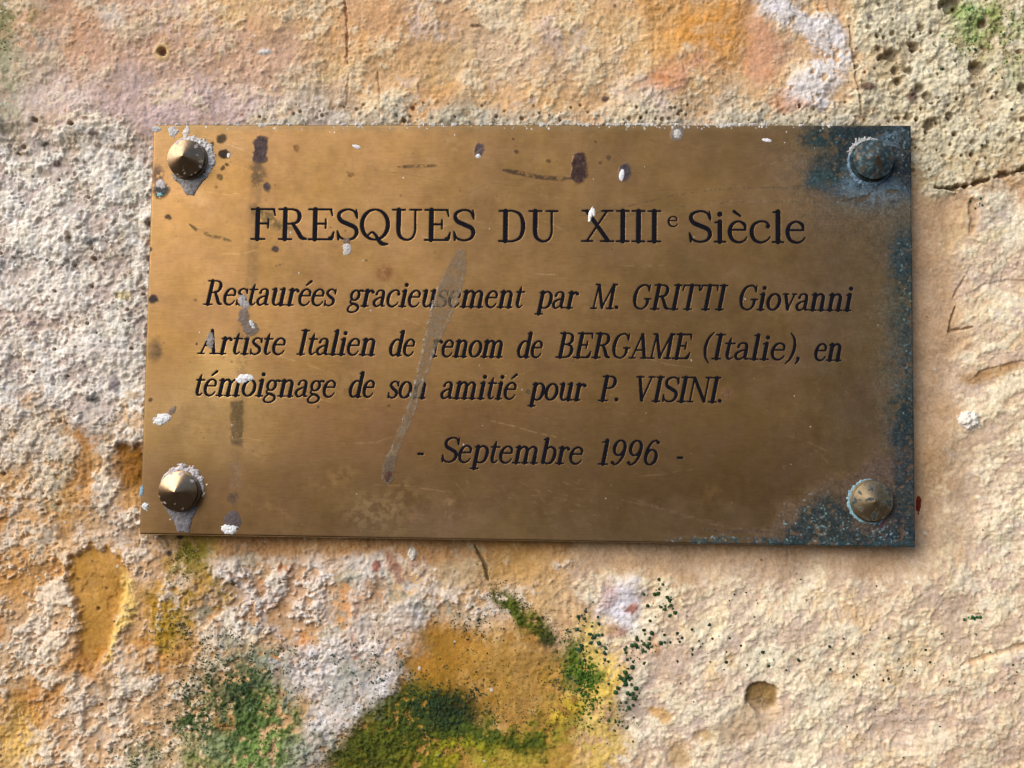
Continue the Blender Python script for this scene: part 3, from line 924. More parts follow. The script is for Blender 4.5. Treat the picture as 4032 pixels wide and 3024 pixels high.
# open pores
prng = np.random.RandomState(5)
pores = [(2052, 12, 22, 3.5), (1975, 100, 10, 2.5), (1983, 192, 10, 2), (2113, 145, 17, 3.5), (1872, 112, 0, 0), (2004, 213, 12, 2.2),
         (1925, 120, 13, 2.6), (1925, 45, 0, 0), (1962, 255, 9, 2.2), (1902, 130, 8, 2), (1936, 178, 9, 2), (2050, 250, 8, 2), (1930, 155, 8, 2),
         (2010, 270, 12, 2.4), (1960, 155, 9, 2), (1990, 60, 8, 2), (2120, 50, 9, 2), (2212, 190, 12, 2.5), (355, 117, 8, 2.2), (165, 575, 4, 2), (197, 430, 4, 2),
         (205, 560, 5, 2), (200, 620, 4, 1.6), (195, 700, 4, 2), (120, 755, 4, 2), (85, 265, 6, 2), (165, 275, 6, 2)]
for _ in range(190):
    pores.append((prng.uniform(1845, 2450), prng.uniform(-100, 380), prng.uniform(2.0, 6.0), prng.uniform(0.8, 2.0)))
for _ in range(50):
    pores.append((prng.uniform(-250, 325), prng.uniform(290, 950), prng.uniform(2.0, 4.5), prng.uniform(0.8, 1.8)))
for _ in range(60):
    pores.append((prng.uniform(550, 1850), prng.uniform(225, 265), prng.uniform(2.0, 4.5), prng.uniform(0.6, 1.5)))
for _ in range(40):
    pores.append((prng.uniform(-200, 420), prng.uniform(960, 1700), prng.uniform(2.0, 4.0), prng.uniform(0.6, 1.4)))
for (cx, cy, r, dep) in pores:
    if r == 0:
        continue
    sl = window(U, V, cx - r * 2 - 4, cx + r * 2 + 4, cy - r * 2 - 4, cy + r * 2 + 4)
    if sl is None:
        continue
    d = ell(U[sl], V[sl], cx, cy, r * 1.1, r) + fine[sl] * 0.9
    m = sstep(1.25, 0.55, d)
    H[sl] -= m * F32(dep)
    lay(m * 0.6, (96, 74, 48) if r > 6 else (130, 104, 76), sl)

# pebbles and dirt specks set in the mortar
for (cx, cy, rx, ry, rgb, hh) in [(1870, 192, 20, 9, (112, 80, 66), 0.2), (1968, 210, 11, 13, (104, 74, 62), 0.3), (1875, 42, 9, 8, (110, 96, 88), 0.2),
                                  (1307, 213, 9, 6, (84, 72, 64), 0.2), (198, 520, 16, 9, (128, 122, 116), 0.7), (152, 515, 8, 14, (142, 116, 92), 0.2),
                                  (200, 860, 14, 9, (84, 80, 78), 0.4), (247, 830, 13, 18, (140, 122, 118), 0.4), (128, 355, 8, 8, (92, 70, 72), 0.3),
                                  (72, 700, 8, 6, (110, 92, 96), 0.3), (100, 312, 14, 8, (112, 104, 96), 0.3), (212, 296, 12, 6, (84, 66, 60), 0.2),
                                  (575, 118, 14, 6, (206, 198, 190), 0.4), (1030, 60, 14, 4, (104, 78, 58), -0.2), (270, 640, 16, 9, (206, 184, 140), 0.7),
                                  (330, 650, 6, 12, (90, 66, 52), 0.2), (322, 480, 8, 12, (96, 66, 52), 0.0), (325, 560, 7, 8, (96, 60, 52), 0.0),
                                  (385, 1160, 8, 6, (54, 44, 48), 0.0), (360, 1195, 6, 6, (56, 44, 52), 0.1), (500, 1262, 6, 6, (70, 58, 44), 0),
                                  (812, 1225, 10, 12, (150, 84, 66), 0.2)]:
    blob(cx, cy, rx, ry, rgb, 0.9, 0.35, h=0, warp=0.15)
    sl = window(U, V, cx - 50, cx + 50, cy - 50, cy + 50)
    H[sl] += sstep(1.3, 0.3, ell(U[sl], V[sl], cx, cy, rx, ry) + fine[sl] * 0.5) * F32(hh)
for k in range(420):                                  # loose grains of other colours
    cx, cy = prng.uniform(-240, 2450), prng.uniform(-220, 1880)
    r = prng.uniform(1.6, 4.0)
    rgb = [(88, 66, 48), (228, 216, 200), (150, 100, 62), (120, 110, 96), (226, 220, 214)][prng.randint(5)]
    sl = window(U, V, cx - 9, cx + 9, cy - 9, cy + 9)
    if sl is None:
        continue
    m = sstep(1.2, 0.5, ell(U[sl], V[sl], cx, cy, r * prng.uniform(0.8, 1.6), r, prng.uniform(0, 180)))
    lay(m * 0.75, rgb, sl)
    H[sl] += m * F32(0.15)

# brown-rimmed pore upper left
sl = window(U, V, 310, 400, 70, 160)
d = ell(U[sl], V[sl], 355, 117, 16, 17)
lay(sstep(1.3, 0.9, d) * sstep(0.4, 0.8, d) * 0.8, (214, 178, 116), sl)
H[sl] += (sstep(1.4, 0.9, d) * sstep(0.4, 0.8, d) * 0.6).astype(F32)

# faint pigment change from grain to grain (not tied to the relief)
col *= (1 + 0.10 * fbm(U, V, 34, 3, 0.6, 141) + 0.12 * (id2 - 0.5) * np.clip(rough_amt, 0.3, 1))[..., None]
tint = fbm(U, V, 48, 3, 0.6, 151)
col[..., 0] *= 1 + 0.05 * tint
col[..., 2] *= 1 - 0.11 * tint
lum = (col * np.array([0.3, 0.55, 0.15], F32)).sum(-1, keepdims=True)
col = (lum + (col - lum) * (0.97 + 0.1 * np.clip(film, 0, 1))[..., None]) * np.array([0.985, 1.03, 1.05], F32)
np.clip(col, 0.01, 0.85, out=col)

# keep the wall behind the plate where the plate covers it
PW, PH, PT = 300.0, 163.509, 2.5
edge = np.maximum(np.abs(X) - (PW / 2 + 0.4), np.abs(Z) - (PH / 2 + 0.3))
limit = BASE_Y - (PT + 0.4)
top_close = np.where((X < -PW / 2), 4.6, np.where(Z > PH / 2, 4.4, 9.0))
H = np.minimum(H, limit + np.clip(edge, 0, 1.0) * 8 + 0 * top_close)
H = np.where(edge < 1.2, np.minimum(H, np.where(edge <= 0, limit, top_close)), H)
HW = H.astype(F32)
co = np.stack([X, BASE_Y - HW, Z], -1).reshape(-1, 3)
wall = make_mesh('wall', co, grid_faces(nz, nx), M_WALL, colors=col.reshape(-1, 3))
tag(wall, 'flaking ochre, pink and grey stone wall with green algae behind the brass plaque', 'wall', kind='structure')


def wall_h(x, z):
    c = np.interp(x, gx, np.arange(nx))
    r = np.interp(-np.asarray(z), -gz, np.arange(nz))
    return HW[np.round(r).astype(int), np.round(c).astype(int)]


# ------------------------------------------------------------------ lettering
S_, h_ = 14.0, 5.8


def ellip(cx, cy, rx, ry, thin, thick, n=28):
    t = np.linspace(0, 2 * np.pi, n + 1)
    return ('L', [(cx + rx * math.cos(a), cy + ry * math.sin(a), thin + (thick - thin) * abs(math.cos(a)) ** 1.2) for a in t])


def st(x, y0, y1, w=S_):
    return ('L', [(x, y0, w), (x, y1, w)])


def sf(x0, x1, y):
    return ('L', [(x0, y, 4.6), ((x0 + x1) / 2, y, 6.2), (x1, y, 4.6)])


BT, TP, XT = 2.7, 97.3, 64.5
FLAG = lambda x, y: ('L', [(x, y, 7), (x - 13, y - 2, 4.6)])
BOWL_P = ('C', [(22, 97.3, 5.6), (42, 97, 5.6), (58, 91, 9), (64, 75, 12.5), (58, 58, 9), (42, 51.5, 5.6), (22, 51.5, 5.6)])
EC = ('C', [(48.5, 41, 7), (46, 57, 9), (30, 66.5, 5.8), (13, 57, 9), (6, 34, 12.3), (13, 10, 9.8), (31, 1.2, 6.8), (46, 7, 5.2), (53, 17, 4)])
EB = ('L', [(9, 40, 5.4), (48, 40, 5.4)])
BOWL_p = ('C', [(16, 48, 5.6), (28, 63, 6), (42, 65.5, 7.4), (56, 54, 11), (59, 33, 12.5), (54, 11, 10), (40, 1.5, 6), (28, 3, 5.6), (16, 14, 5.6)])
MIDW = ('L', [(53, 66, 4.6), (53, 52, 6), (53, 38, 4.6)])
GLYPHS = {
    'I': (40, [st(20, 3, 97), sf(3, 37, BT), sf(3, 37, TP)]),
    'F': (78, [st(22, 3, 97), sf(4, 44, BT), ('L', [(4, TP, h_), (70, TP, h_)]), ('L', [(69, 96, 7), (73, 78, 4.4)]), ('L', [(22, 52, h_), (52, 52, h_)]), MIDW]),
    'E': (80, [st(22, 3, 97), ('L', [(4, BT, h_), (71, BT, h_)]), ('L', [(4, TP, h_), (69, TP, h_)]), ('L', [(68, 96, 7), (72, 78, 4.4)]),
               ('L', [(66, 6, 10), (72, 8, 10), (77, 26, 4.4)]), ('L', [(22, 52, h_), (52, 52, h_)]), MIDW]),
    'R': (85, [st(22, 3, 97), sf(4, 42, BT), ('L', [(4, TP, h_), (24, TP, h_)]), BOWL_P, ('C', [(44, 52, 9), (58, 30, 12), (70, 9, 12), (84, 3.5, 6)])]),
    'P': (74, [st(22, 3, 97), sf(4, 44, BT), ('L', [(4, TP, h_), (24, TP, h_)]), BOWL_P]),
    'B': (78, [st(22, 3, 97), ('L', [(4, TP, h_), (24, TP, h_)]), ('L', [(4, BT, h_), (24, BT, h_)]),
               ('C', [(22, 97.3, 5.6), (42, 97, 5.6), (58, 90, 9), (62, 76, 12), (58, 61, 9), (42, 54, 5.6), (22, 54, 5.6)]),
               ('C', [(40, 54, 5.6), (62, 47, 9), (69, 28, 12.5), (62, 9, 9), (44, 2.7, 5.6), (22, 2.7, 5.6)])]),
    'S': (67, [('C', [(60, 74, 5), (52, 92, 6), (34, 97.5, 5.8), (14, 90, 9), (8, 76, 11), (16, 61, 12.5), (36, 51, 13), (56, 40, 12.5), (61, 24, 11.5),
                      (53, 8, 8), (34, 2, 5.8), (14, 9, 6), (6, 26, 5)]), ('L', [(59, 96, 4.4), (61, 82, 6), (62, 70, 4.4)]), ('L', [(5, 29, 4.4), (7, 15, 7), (8, 3, 6)])]),
    'Q': (88, [ellip(44, 50, 38, 47.5, 5.6, 12.5), ('C', [(26, 18, 5), (36, 26, 6), (46, 18, 8), (55, 2, 11), (66, -10, 12), (82, -11, 5)])]),
    'U': (92, [('C', [(22, 97, S_), (22, 60, S_), (22, 30, 12.5), (28, 12, 10), (45, 2.6, 6.5), (62, 9, 6.4), (70, 30, 6.4), (70, 60, 6.4), (70, 97, 6.4)]),
               sf(4, 41, TP), sf(54, 88, TP)]),
    'D': (84, [st(22, 3, 97), ('L', [(4, TP, h_), (24, TP, h_)]), ('L', [(4, BT, h_), (24, BT, h_)]),
               ('C', [(22, 97.3, 5.6), (45, 97, 6), (66, 84, 9.5), (74, 50, 13), (66, 16, 9.5), (45, 3, 6), (22, 2.7, 5.6)])]),
    'X': (92, [('L', [(18, 95, 12), (74, 5, 12)]), ('L', [(72, 97, h_), (17, 3, h_)]), sf(4, 37, TP), sf(58, 88, TP), sf(3, 33, BT), sf(55, 90, BT)]),
    'G': (82, [('C', [(66, 76, 5), (58, 92, 6.4), (42, 97.5, 5.8), (18, 86, 9), (8, 50, 13), (18, 14, 9), (42, 2.4, 5.8), (58, 7, 6.4), (67, 20, 9), (68, 40, 12)]),
               sf(53, 82, 42), ('L', [(67, 97, 4.4), (68, 72, 4.6)])]),
    'T': (78, [st(39, 3, 97), sf(22, 56, BT), ('L', [(4, TP, h_), (74, TP, h_)]), ('L', [(5, 96, 7), (2, 77, 4.4)]), ('L', [(73, 96, 7), (76, 77, 4.4)])]),
    'M': (104, [('L', [(14, 3, h_), (18, 97, h_)]), ('L', [(20, 95, 11), (51, 6, 11)]), ('L', [(51, 5, h_), (84, 97, h_)]), ('L', [(86, 96, 12), (88, 4, 12)]),
                sf(2, 27, BT), sf(72, 102, BT), ('L', [(6, TP, h_), (20, TP, h_)]), ('L', [(84, TP, h_), (100, TP, h_)])]),
    'A': (86, [('L', [(15, 3, h_), (42, 97, h_)]), ('L', [(43, 95, 12), (70, 5, 12)]), ('L', [(24, 34, 5.4), (60, 34, 5.4)]), sf(2, 29, BT), sf(55, 86, BT)]),
    'V': (86, [('L', [(17, 96, 12), (44, 6, 12)]), ('L', [(44, 4, h_), (70, 97, h_)]), sf(2, 34, TP), sf(57, 84, TP)]),
    'N': (92, [('L', [(15, 3, h_), (15, 97, h_)]), ('L', [(17, 95, 12), (77, 5, 12)]), ('L', [(79, 3, h_), (79, 97, h_)]), sf(2, 28, BT), ('L', [(1, TP, h_), (17, TP, h_)]), sf(66, 92, TP)]),
    'i': (36, [st(18, 3, XT), sf(3, 34, BT), FLAG(18, XT), ('L', [(17.5, 88, 15), (18, 88.5, 15)])]),
    'l': (34, [st(17, 3, 97), sf(2, 32, BT), FLAG(17, 97)]),
    'e': (57, [EC, EB]),
    'è': (57, [EC, EB, ('L', [(18, 97, 9.5), (35, 83, 5.5)])]),
    'é': (57, [EC, EB, ('L', [(24, 82, 5.5), (42, 98, 9.5)])]),
    'c': (58, [('C', [(53, 52, 9), (46, 64, 6.4), (30, 66.5, 5.8), (12, 56, 9), (6, 33, 12.5), (13, 10, 9.8), (31, 1.2, 6.8), (48, 8, 5), (56, 18, 4)]), ('L', [(50, 51, 11.5), (51, 52, 11.5)])]),
    's': (48, [('C', [(42, 50, 4.4), (37, 61, 5.4), (24, 66.5, 5.4), (10, 60, 8), (8, 49, 10), (22, 37, 11.5), (38, 27, 11.5), (42, 15, 10), (36, 5, 7), (22, 1, 5.4), (9, 7, 5.4), (4, 18, 4.4)]),
               ('L', [(42, 65, 4.4), (44, 48, 4.4)]), ('L', [(4, 21, 4.4), (6, 2, 6)])]),
    't': (40, [('C', [(20, 84, 4), (17, 66, 11), (16, 40, 12), (16, 16, 12), (22, 3.5, 8), (31, 3.5, 5.2), (39, 10, 4)]), ('L', [(3, 63.5, 5.6), (38, 63.5, 5.6)])]),
    'a': (58, [('C', [(10, 50, 9.5), (14, 61, 6.6), (27, 66, 5.8), (39, 60, 10), (42, 45, 12), (42, 16, 12), (46, 4, 8), (57, 4, 4)]),
               ('C', [(42, 40, 5.2), (24, 35, 6), (9, 26, 9), (6, 14, 11), (14, 3, 8), (27, 3, 5.6), (42, 15, 5.2)])]),
    'u': (72, [('C', [(16, 65, S_), (16, 45, S_), (16, 20, 12), (21, 6, 9), (34, 2, 6.2), (52, 14, 5.6)]), st(53, 3, 66), ('L', [(53, BT, 5), (70, BT, 5)]),
               ('L', [(17, XT, 6), (2, XT, 5)]), ('L', [(53, XT, 6), (38, XT, 5)])]),
    'r': (50, [st(17, 3, XT), sf(2, 34, BT), FLAG(17, XT), ('C', [(17, 42, 6), (25, 58, 6.4), (36, 65, 7.4), (45, 59, 10)]), ('L', [(43, 59, 12), (44, 59, 12)])]),
    'g': (58, [ellip(25, 45, 17.5, 19.5, 5.6, 10.5), ('C', [(15, 29, 5.6), (9, 21, 6), (15, 13, 8.4), (34, 9, 9.6), (48, 1, 9.6), (50, -10, 8), (40, -20, 6), (22, -23, 6),
                                                          (8, -19, 7), (4, -9, 7.5), (10, 1, 5.6), (20, 9, 5.6)]), ('C', [(37, 57, 5.6), (45, 64, 7), (56, 63, 9)])]),
    'n': (72, [st(17, 3, XT), sf(2, 32, BT), FLAG(17, XT), ('C', [(17, 44, 5.6), (28, 61, 6.2), (42, 65.5, 8), (53, 56, 12), (54, 40, 12.2), (54, 20, S_), (54, 3, S_)]), sf(40, 69, BT)]),
    'm': (108, [st(17, 3, XT), sf(2, 32, BT), FLAG(17, XT), ('C', [(17, 44, 5.6), (28, 61, 6.2), (40, 65.5, 8), (52, 56, 12), (53, 40, 12.2), (53, 20, S_), (53, 3, S_)]), sf(40, 67, BT),
                ('C', [(53, 44, 5.6), (64, 61, 6.2), (77, 65.5, 8), (88, 56, 12), (89, 40, 12.2), (89, 20, S_), (89, 3, S_)]), sf(76, 105, BT)]),
    'p': (66, [st(17, -22, XT), sf(2, 34, -22), FLAG(17, XT), BOWL_p]),
    'b': (66, [st(17, 6, 97), FLAG(17, 97), BOWL_p]),
    'o': (62, [ellip(31, 33.5, 25, 31.5, 5.6, 12.5)]),
    'v': (62, [('L', [(13, 63, 11.5), (32, 5, 11.5)]), ('L', [(32, 4, h_), (52, 64, h_)]), sf(2, 25, XT), sf(42, 61, XT)]),
    'd': (68, [('C', [(50, 54, 5.6), (36, 65.5, 6), (17, 58, 9), (7, 33, 12.5), (14, 9, 10), (28, 1.2, 6.8), (40, 6, 5.6), (50, 17, 5.6)]), st(52, 3, 97), FLAG(52, 97), ('L', [(52, BT, 5), (67, BT, 5)])]),
    '1': (50, [st(28, 3, 95), sf(10, 47, BT), ('L', [(28, 95, 8), (20, 90, 6), (10, 87, 4.4)])]),
    '9': (62, [ellip(30, 67, 21, 29, 5.6, 12), ('C', [(51, 67, 12), (49, 38, 10), (38, 12, 7.4), (22, 2, 6), (12, 8, 8)]), ('L', [(12, 9, 12), (13, 9, 12)])]),
    '6': (62, [ellip(32, 32, 21, 29, 5.6, 12), ('C', [(11, 33, 12), (13, 62, 10), (24, 88, 7.4), (40, 97.5, 6), (50, 92, 8)]), ('L', [(49, 90, 12), (50, 90, 12)])]),
    '.': (18, [('L', [(9, 7, 14), (9.5, 7, 14)])]),
    ',': (20, [('L', [(9, 7, 13), (10, 0, 9), (3, -14, 4)])]),
    '(': (36, [('C', [(32, 106, 4), (16, 84, 8.5), (9, 48, 11), (16, 10, 8.5), (32, -14, 4)])]),
    ')': (36, [('C', [(4, 106, 4), (20, 84, 8.5), (27, 48, 11), (20, 10, 8.5), (4, -14, 4)])]),
    '-': (30, [('L', [(3, 34, 9), (27, 34, 9)])]),
}


def dense(kind, pts):
    p = np.asarray(pts, float)
    if kind == 'L' or len(p) < 3:
        return p
    q = np.vstack([2 * p[0] - p[1], p, 2 * p[-1] - p[-2]])
    out = []
    for i in range(1, len(q) - 2):
        a, b, c, d = q[i - 1:i + 3]
        for t in np.linspace(0, 1, 9)[:-1]:
            out.append(0.5 * (2 * b + (c - a) * t + (2 * a - 5 * b + 4 * c - d) * t * t + (3 * b - a - 3 * c + d) * t ** 3))
    out.append(p[-1])
    return np.array(out)


def word_strokes(text, u0, u1, base_v, cap, shear):
    """Strokes of one word in plate mm, fitted between two measured points (4032 px units)."""
    x0, z0 = unproject(u0 / SCL, base_v / SCL)
    x1, z1 = unproject(u1 / SCL, base_v / SCL)
    zb = 0.5 * (z0 + z1)
    unit = cap / 100.0
    pieces = []; pen = 0.0
    for ch in text:
        w, strokes = GLYPHS[ch]
        for kind, pts in strokes:
            d = dense(kind, pts)
            d[:, 0] += pen
            pieces.append(d)
        pen += w + 3.0
    k, off = 0.85, 0.0
    for _ in range(6):
        lo = min((d[:, 0] * k + d[:, 1] * shear - d[:, 2] / 2).min() for d in pieces) * unit
        hi = max((d[:, 0] * k + d[:, 1] * shear + d[:, 2] / 2).max() for d in pieces) * unit
        k *= (x1 - x0) / (hi - lo)
    lo = min((d[:, 0] * k + d[:, 1] * shear - d[:, 2] / 2).min() for d in pieces) * unit
    out = []
    for d in pieces:
        out.append(np.stack([x0 + (d[:, 0] * k + d[:, 1] * shear) * unit - lo, zb + d[:, 1] * unit, d[:, 2] * unit * 0.5], -1))
    return out


SH = 0.195
CB = 9.9
LINES = [
    ('FRESQUES DU XIIIe Siècle, the roman title line', [('FRESQUES', 985, 1871, 947, 12.7, 0), ('DU', 1962, 2199, 953.5, 12.7, 0), ('XIII', 2288, 2604, 953.5, 12.7, 0),
      ('e', 2629, 2670, 893, 6.1, 0), ('Siècle', 2713, 3172, 956, 12.7, 0)]),
    ('first italic line, Restaurées gracieusement par M. GRITTI Giovanni', [('Restaurées', 800, 1324, 1203, CB, SH), ('gracieusement', 1366, 2068, 1210, CB, SH), ('par', 2106, 2280, 1215, CB, SH),
      ('M.', 2324, 2435, 1217, CB, SH), ('GRITTI', 2493, 2869, 1220, CB, SH), ('Giovanni', 2912, 3360, 1223, CB, SH)]),
    ('second italic line, Artiste Italien de renom de BERGAME (Italie), en', [('Artiste', 777, 1124, 1396, CB, SH), ('Italien', 1167, 1477, 1399, CB, SH), ('de', 1532, 1634, 1402, CB, SH),
      ('renom', 1692, 1980, 1407, CB, SH), ('de', 2036, 2137, 1409, CB, SH), ('BERGAME', 2187, 2726, 1412, CB, SH), ('(Italie),', 2771, 3149, 1417, CB, SH), ('en', 3207, 3314, 1421, CB, SH)]),
    ('third italic line, témoignage de son amitié pour P. VISINI.', [('témoignage', 770, 1322, 1562, CB, SH), ('de', 1373, 1475, 1565, CB, SH), ('son', 1526, 1677, 1569, CB, SH),
      ('amitié', 1734, 2038, 1572, CB, SH), ('pour', 2078, 2309, 1577, CB, SH), ('P.', 2355, 2435, 1580, CB, SH), ('VISINI.', 2505, 2842, 1584, CB, SH)]),
    ('bottom italic line, Septembre 1996 between two dashes', [('-', 1643, 1669, 1822, CB, SH), ('Septembre', 1738, 2296, 1825, CB, SH), ('1996', 2354, 2598, 1832, CB, SH), ('-', 2666, 2690, 1837, CB, SH)]),
]


def stroke_sdf(gx_, gz_, strokes, reach):
    """Distance (mm, negative inside ink) on a regular grid; gx ascending, gz ascending."""
    D = np.full((len(gz_), len(gx_)), reach, F32)
    dx, dz = gx_[1] - gx_[0], gz_[1] - gz_[0]
    for s in strokes:
        for a, b in zip(s[:-1], s[1:]):
            r = max(a[2], b[2]) + reach
            i0 = max(0, int((min(a[0], b[0]) - r - gx_[0]) / dx)); i1 = min(len(gx_), int((max(a[0], b[0]) + r - gx_[0]) / dx) + 2)
            j0 = max(0, int((min(a[1], b[1]) - r - gz_[0]) / dz)); j1 = min(len(gz_), int((max(a[1], b[1]) + r - gz_[0]) / dz) + 2)
            if i1 <= i0 or j1 <= j0:
                continue
            xx = gx_[None, i0:i1]; zz = gz_[j0:j1, None]
            ex, ez = b[0] - a[0], b[1] - a[1]
            t = np.clip(((xx - a[0]) * ex + (zz - a[1]) * ez) / (ex * ex + ez * ez + 1e-12), 0, 1)
            d = np.hypot(xx - a[0] - ex * t, zz - a[1] - ez * t) - (a[2] + (b[2] - a[2]) * t)
            D[j0:j1, i0:i1] = np.minimum(D[j0:j1, i0:i1], d)
    return D


def contour_mesh(D, gx_, gz_):
    """Flat mesh of the region D < 0 with outline points placed on the zero line."""
    verts, faces = [], []
    ins = D < 0
    full = ins[:-1, :-1] & ins[1:, :-1] & ins[1:, 1:] & ins[:-1, 1:]
    idx = np.full(D.shape, -1, np.int32)
    jj, ii = np.where(ins)
    idx[jj, ii] = np.arange(len(jj))
    verts = list(zip(gx_[ii], gz_[jj]))
    fj, fi = np.where(full)
    quads = np.stack([idx[fj, fi], idx[fj, fi + 1], idx[fj + 1, fi + 1], idx[fj + 1, fi]], -1)
    tris = []
    cache = {}

    def cross(j0, i0, j1, i1):
        key = (j0, i0, j1, i1) if (j0, i0) < (j1, i1) else (j1, i1, j0, i0)
        if key not in cache:
            a, b = D[j0, i0], D[j1, i1]
            t = float(a / (a - b))
            cache[key] = len(verts)
            verts.append((gx_[i0] + (gx_[i1] - gx_[i0]) * t, gz_[j0] + (gz_[j1] - gz_[j0]) * t))
        return cache[key]

    anyin = ins[:-1, :-1] | ins[1:, :-1] | ins[1:, 1:] | ins[:-1, 1:]
    for j, i in zip(*np.where(anyin & ~full)):
        ring = [(j, i), (j, i + 1), (j + 1, i + 1), (j + 1, i)]
        poly = []
        for k in range(4):
            p, q = ring[k], ring[(k + 1) % 4]
            if ins[p]:
                poly.append(int(idx[p]))
            if ins[p] != ins[q]:
                poly.append(cross(p[0], p[1], q[0], q[1]))
        for k in range(1, len(poly) - 1):
            tris.append((poly[0], poly[k], poly[k + 1]))
    tris = np.array(tris, np.int32).reshape(-1, 3)
    q3 = np.vstack([quads[:, [0, 1, 2]], quads[:, [0, 2, 3]]]) if len(quads) else np.zeros((0, 3), np.int32)
    return np.array(verts, float), np.vstack([q3, tris])


line_strokes = [sum((word_strokes(*w) for w in words), []) for _, words in LINES]

# ------------------------------------------------------------------ the plaque
plaque = bpy.data.objects.new('plaque', None)
plaque.empty_display_size = 0.05
C.objects.link(plaque)
tag(plaque, 'rectangular engraved brass plaque with four cone screws, tarnished blue at its right corners', 'plaque')

pstep = 0.2
pxs = np.concatenate([[-PW / 2], np.arange(-PW / 2 + 0.15, PW / 2 - 0.1, pstep), [PW / 2]]).astype(float)
pzs = np.concatenate([[-PH / 2], np.arange(-PH / 2 + 0.15, PH / 2 - 0.1, pstep), [PH / 2]]).astype(float)
# regular copies for the distance field
px_r = np.linspace(-PW / 2, PW / 2, len(pxs)); pz_r = np.linspace(-PH / 2, PH / 2, len(pzs))
pxs, pzs = px_r, pz_r
PX, PZ = np.meshgrid(pxs.astype(F32), pzs.astype(F32))
PU, PV = project(PX, PZ, 0.0)
TD = stroke_sdf(pxs, pzs, sum(line_strokes, []), 1.0)
GROOVE = 0.09
TD = TD - 0.085
depth = GROOVE * sstep(0.04, -0.12, TD)
eb = np.minimum(np.minimum(PX + PW / 2, PW / 2 - PX), np.minimum(PZ + PH / 2, PH / 2 - PZ))
depth = depth + 0.35 * sstep(0.55, 0.0, eb) + 0.10 * fbm(PX, PZ, 160, 2, 0.5, 201)
depth = depth + 0.0 * PX

pf = fbm(PU, PV, 18, 4, 0.62, 211)
pm = fbm(PU, PV, 60, 4, 0.6, 221)
pb = fbm(PU, PV, 240, 3, 0.55, 231)
pstreak = fbm(PU * F32(0.12), PV, 14, 4, 0.6, 241)
pwu = fbm(PU, PV, 45, 4, 0.62, 251) * 16
pwv = fbm(PU, PV, 45, 4, 0.62, 261) * 16

pcol = np.empty(PX.shape + (3,), F32)
BR = np.array([0.305, 0.168, 0.066], F32)
pcol[:] = BR
metal = np.ones(PX.shape, F32)
rgh = np.full(PX.shape, 0.42, F32)
raise_ = np.zeros(PX.shape, F32)


def pl(mask, rgb, sl=None, met=None, ro=None, h=0.0):
    sl = (slice(None), slice(None)) if sl is None else sl
    c = np.asarray(rgb, F32) if max(rgb) <= 1.0 else lin(*rgb).astype(F32)
    pcol[sl] += (c - pcol[sl]) * mask[..., None]
    if met is not None:
        metal[sl] += (F32(met) - metal[sl]) * mask
    if ro is not None:
        rgh[sl] += (F32(ro) - rgh[sl]) * mask
    if h:
        raise_[sl] += mask * F32(h)


def pblob(cx, cy, rx, ry, rgb, amt=0.9, soft=0.3, deg=0, met=0.2, ro=0.7, warp=0.5, broken=0.0, h=0.0):
    R = max(rx, ry) * (1.3 + soft) + 14
    sl = window(PU, PV, cx - R, cx + R, cy - R, cy + R)
    if sl is None:
        return
    d = ell(PU[sl] + pwu[sl] * F32(warp), PV[sl] + pwv[sl] * F32(warp), cx, cy, rx, ry, deg) + pf[sl] * 0.3
    m = sstep(1 + soft, 1 - soft, d)
    if broken:
        m = m * sstep(-0.1, 0.12, pf[sl] + (0.5 - (1 - broken)) * 0.7)
    pl(m * amt, rgb, sl, met, ro, h)


def parea(pts, rgb, amt=0.9, soft=8, met=0.1, ro=0.7, warp=1.0, broken=0.0, h=0.0):
    p = np.asarray(pts, float)
    sl = window(PU, PV, p[:, 0].min() - 60, p[:, 0].max() + 60, p[:, 1].min() - 60, p[:, 1].max() + 60)
    d = poly_sdf(PU[sl] + pwu[sl] * F32(warp), PV[sl] + pwv[sl] * F32(warp), pts) + pf[sl] * 8
    m = sstep(soft, -soft, d)
    if broken:
        m = m * sstep(-0.12, 0.14, pf[sl] + pm[sl] * 0.5 + (broken - 0.5) * 0.7)
    pl(m * amt, rgb, sl, met, ro, h)


def pline(pts, w, rgb, amt=0.8, broken=0.5, met=0.3, ro=0.6):
    p = np.asarray(pts, float)
    sl = window(PU, PV, p[:, 0].min() - 20, p[:, 0].max() + 20, p[:, 1].min() - 20, p[:, 1].max() + 20)
    d, s = line_dist(PU[sl] + pwu[sl] * 0.12, PV[sl] + pwv[sl] * 0.12, pts)
    ww = w * np.clip(np.minimum(s, 1 - s) * 5 + 0.3, 0, 1)
    m = sstep(ww * 1.2 + 0.6, ww * 0.4, d)
    m = m * sstep(-0.2, 0.15, pf[sl] + (broken - 0.5) * 0.8)
    pl(m * amt, rgb, sl, met, ro)


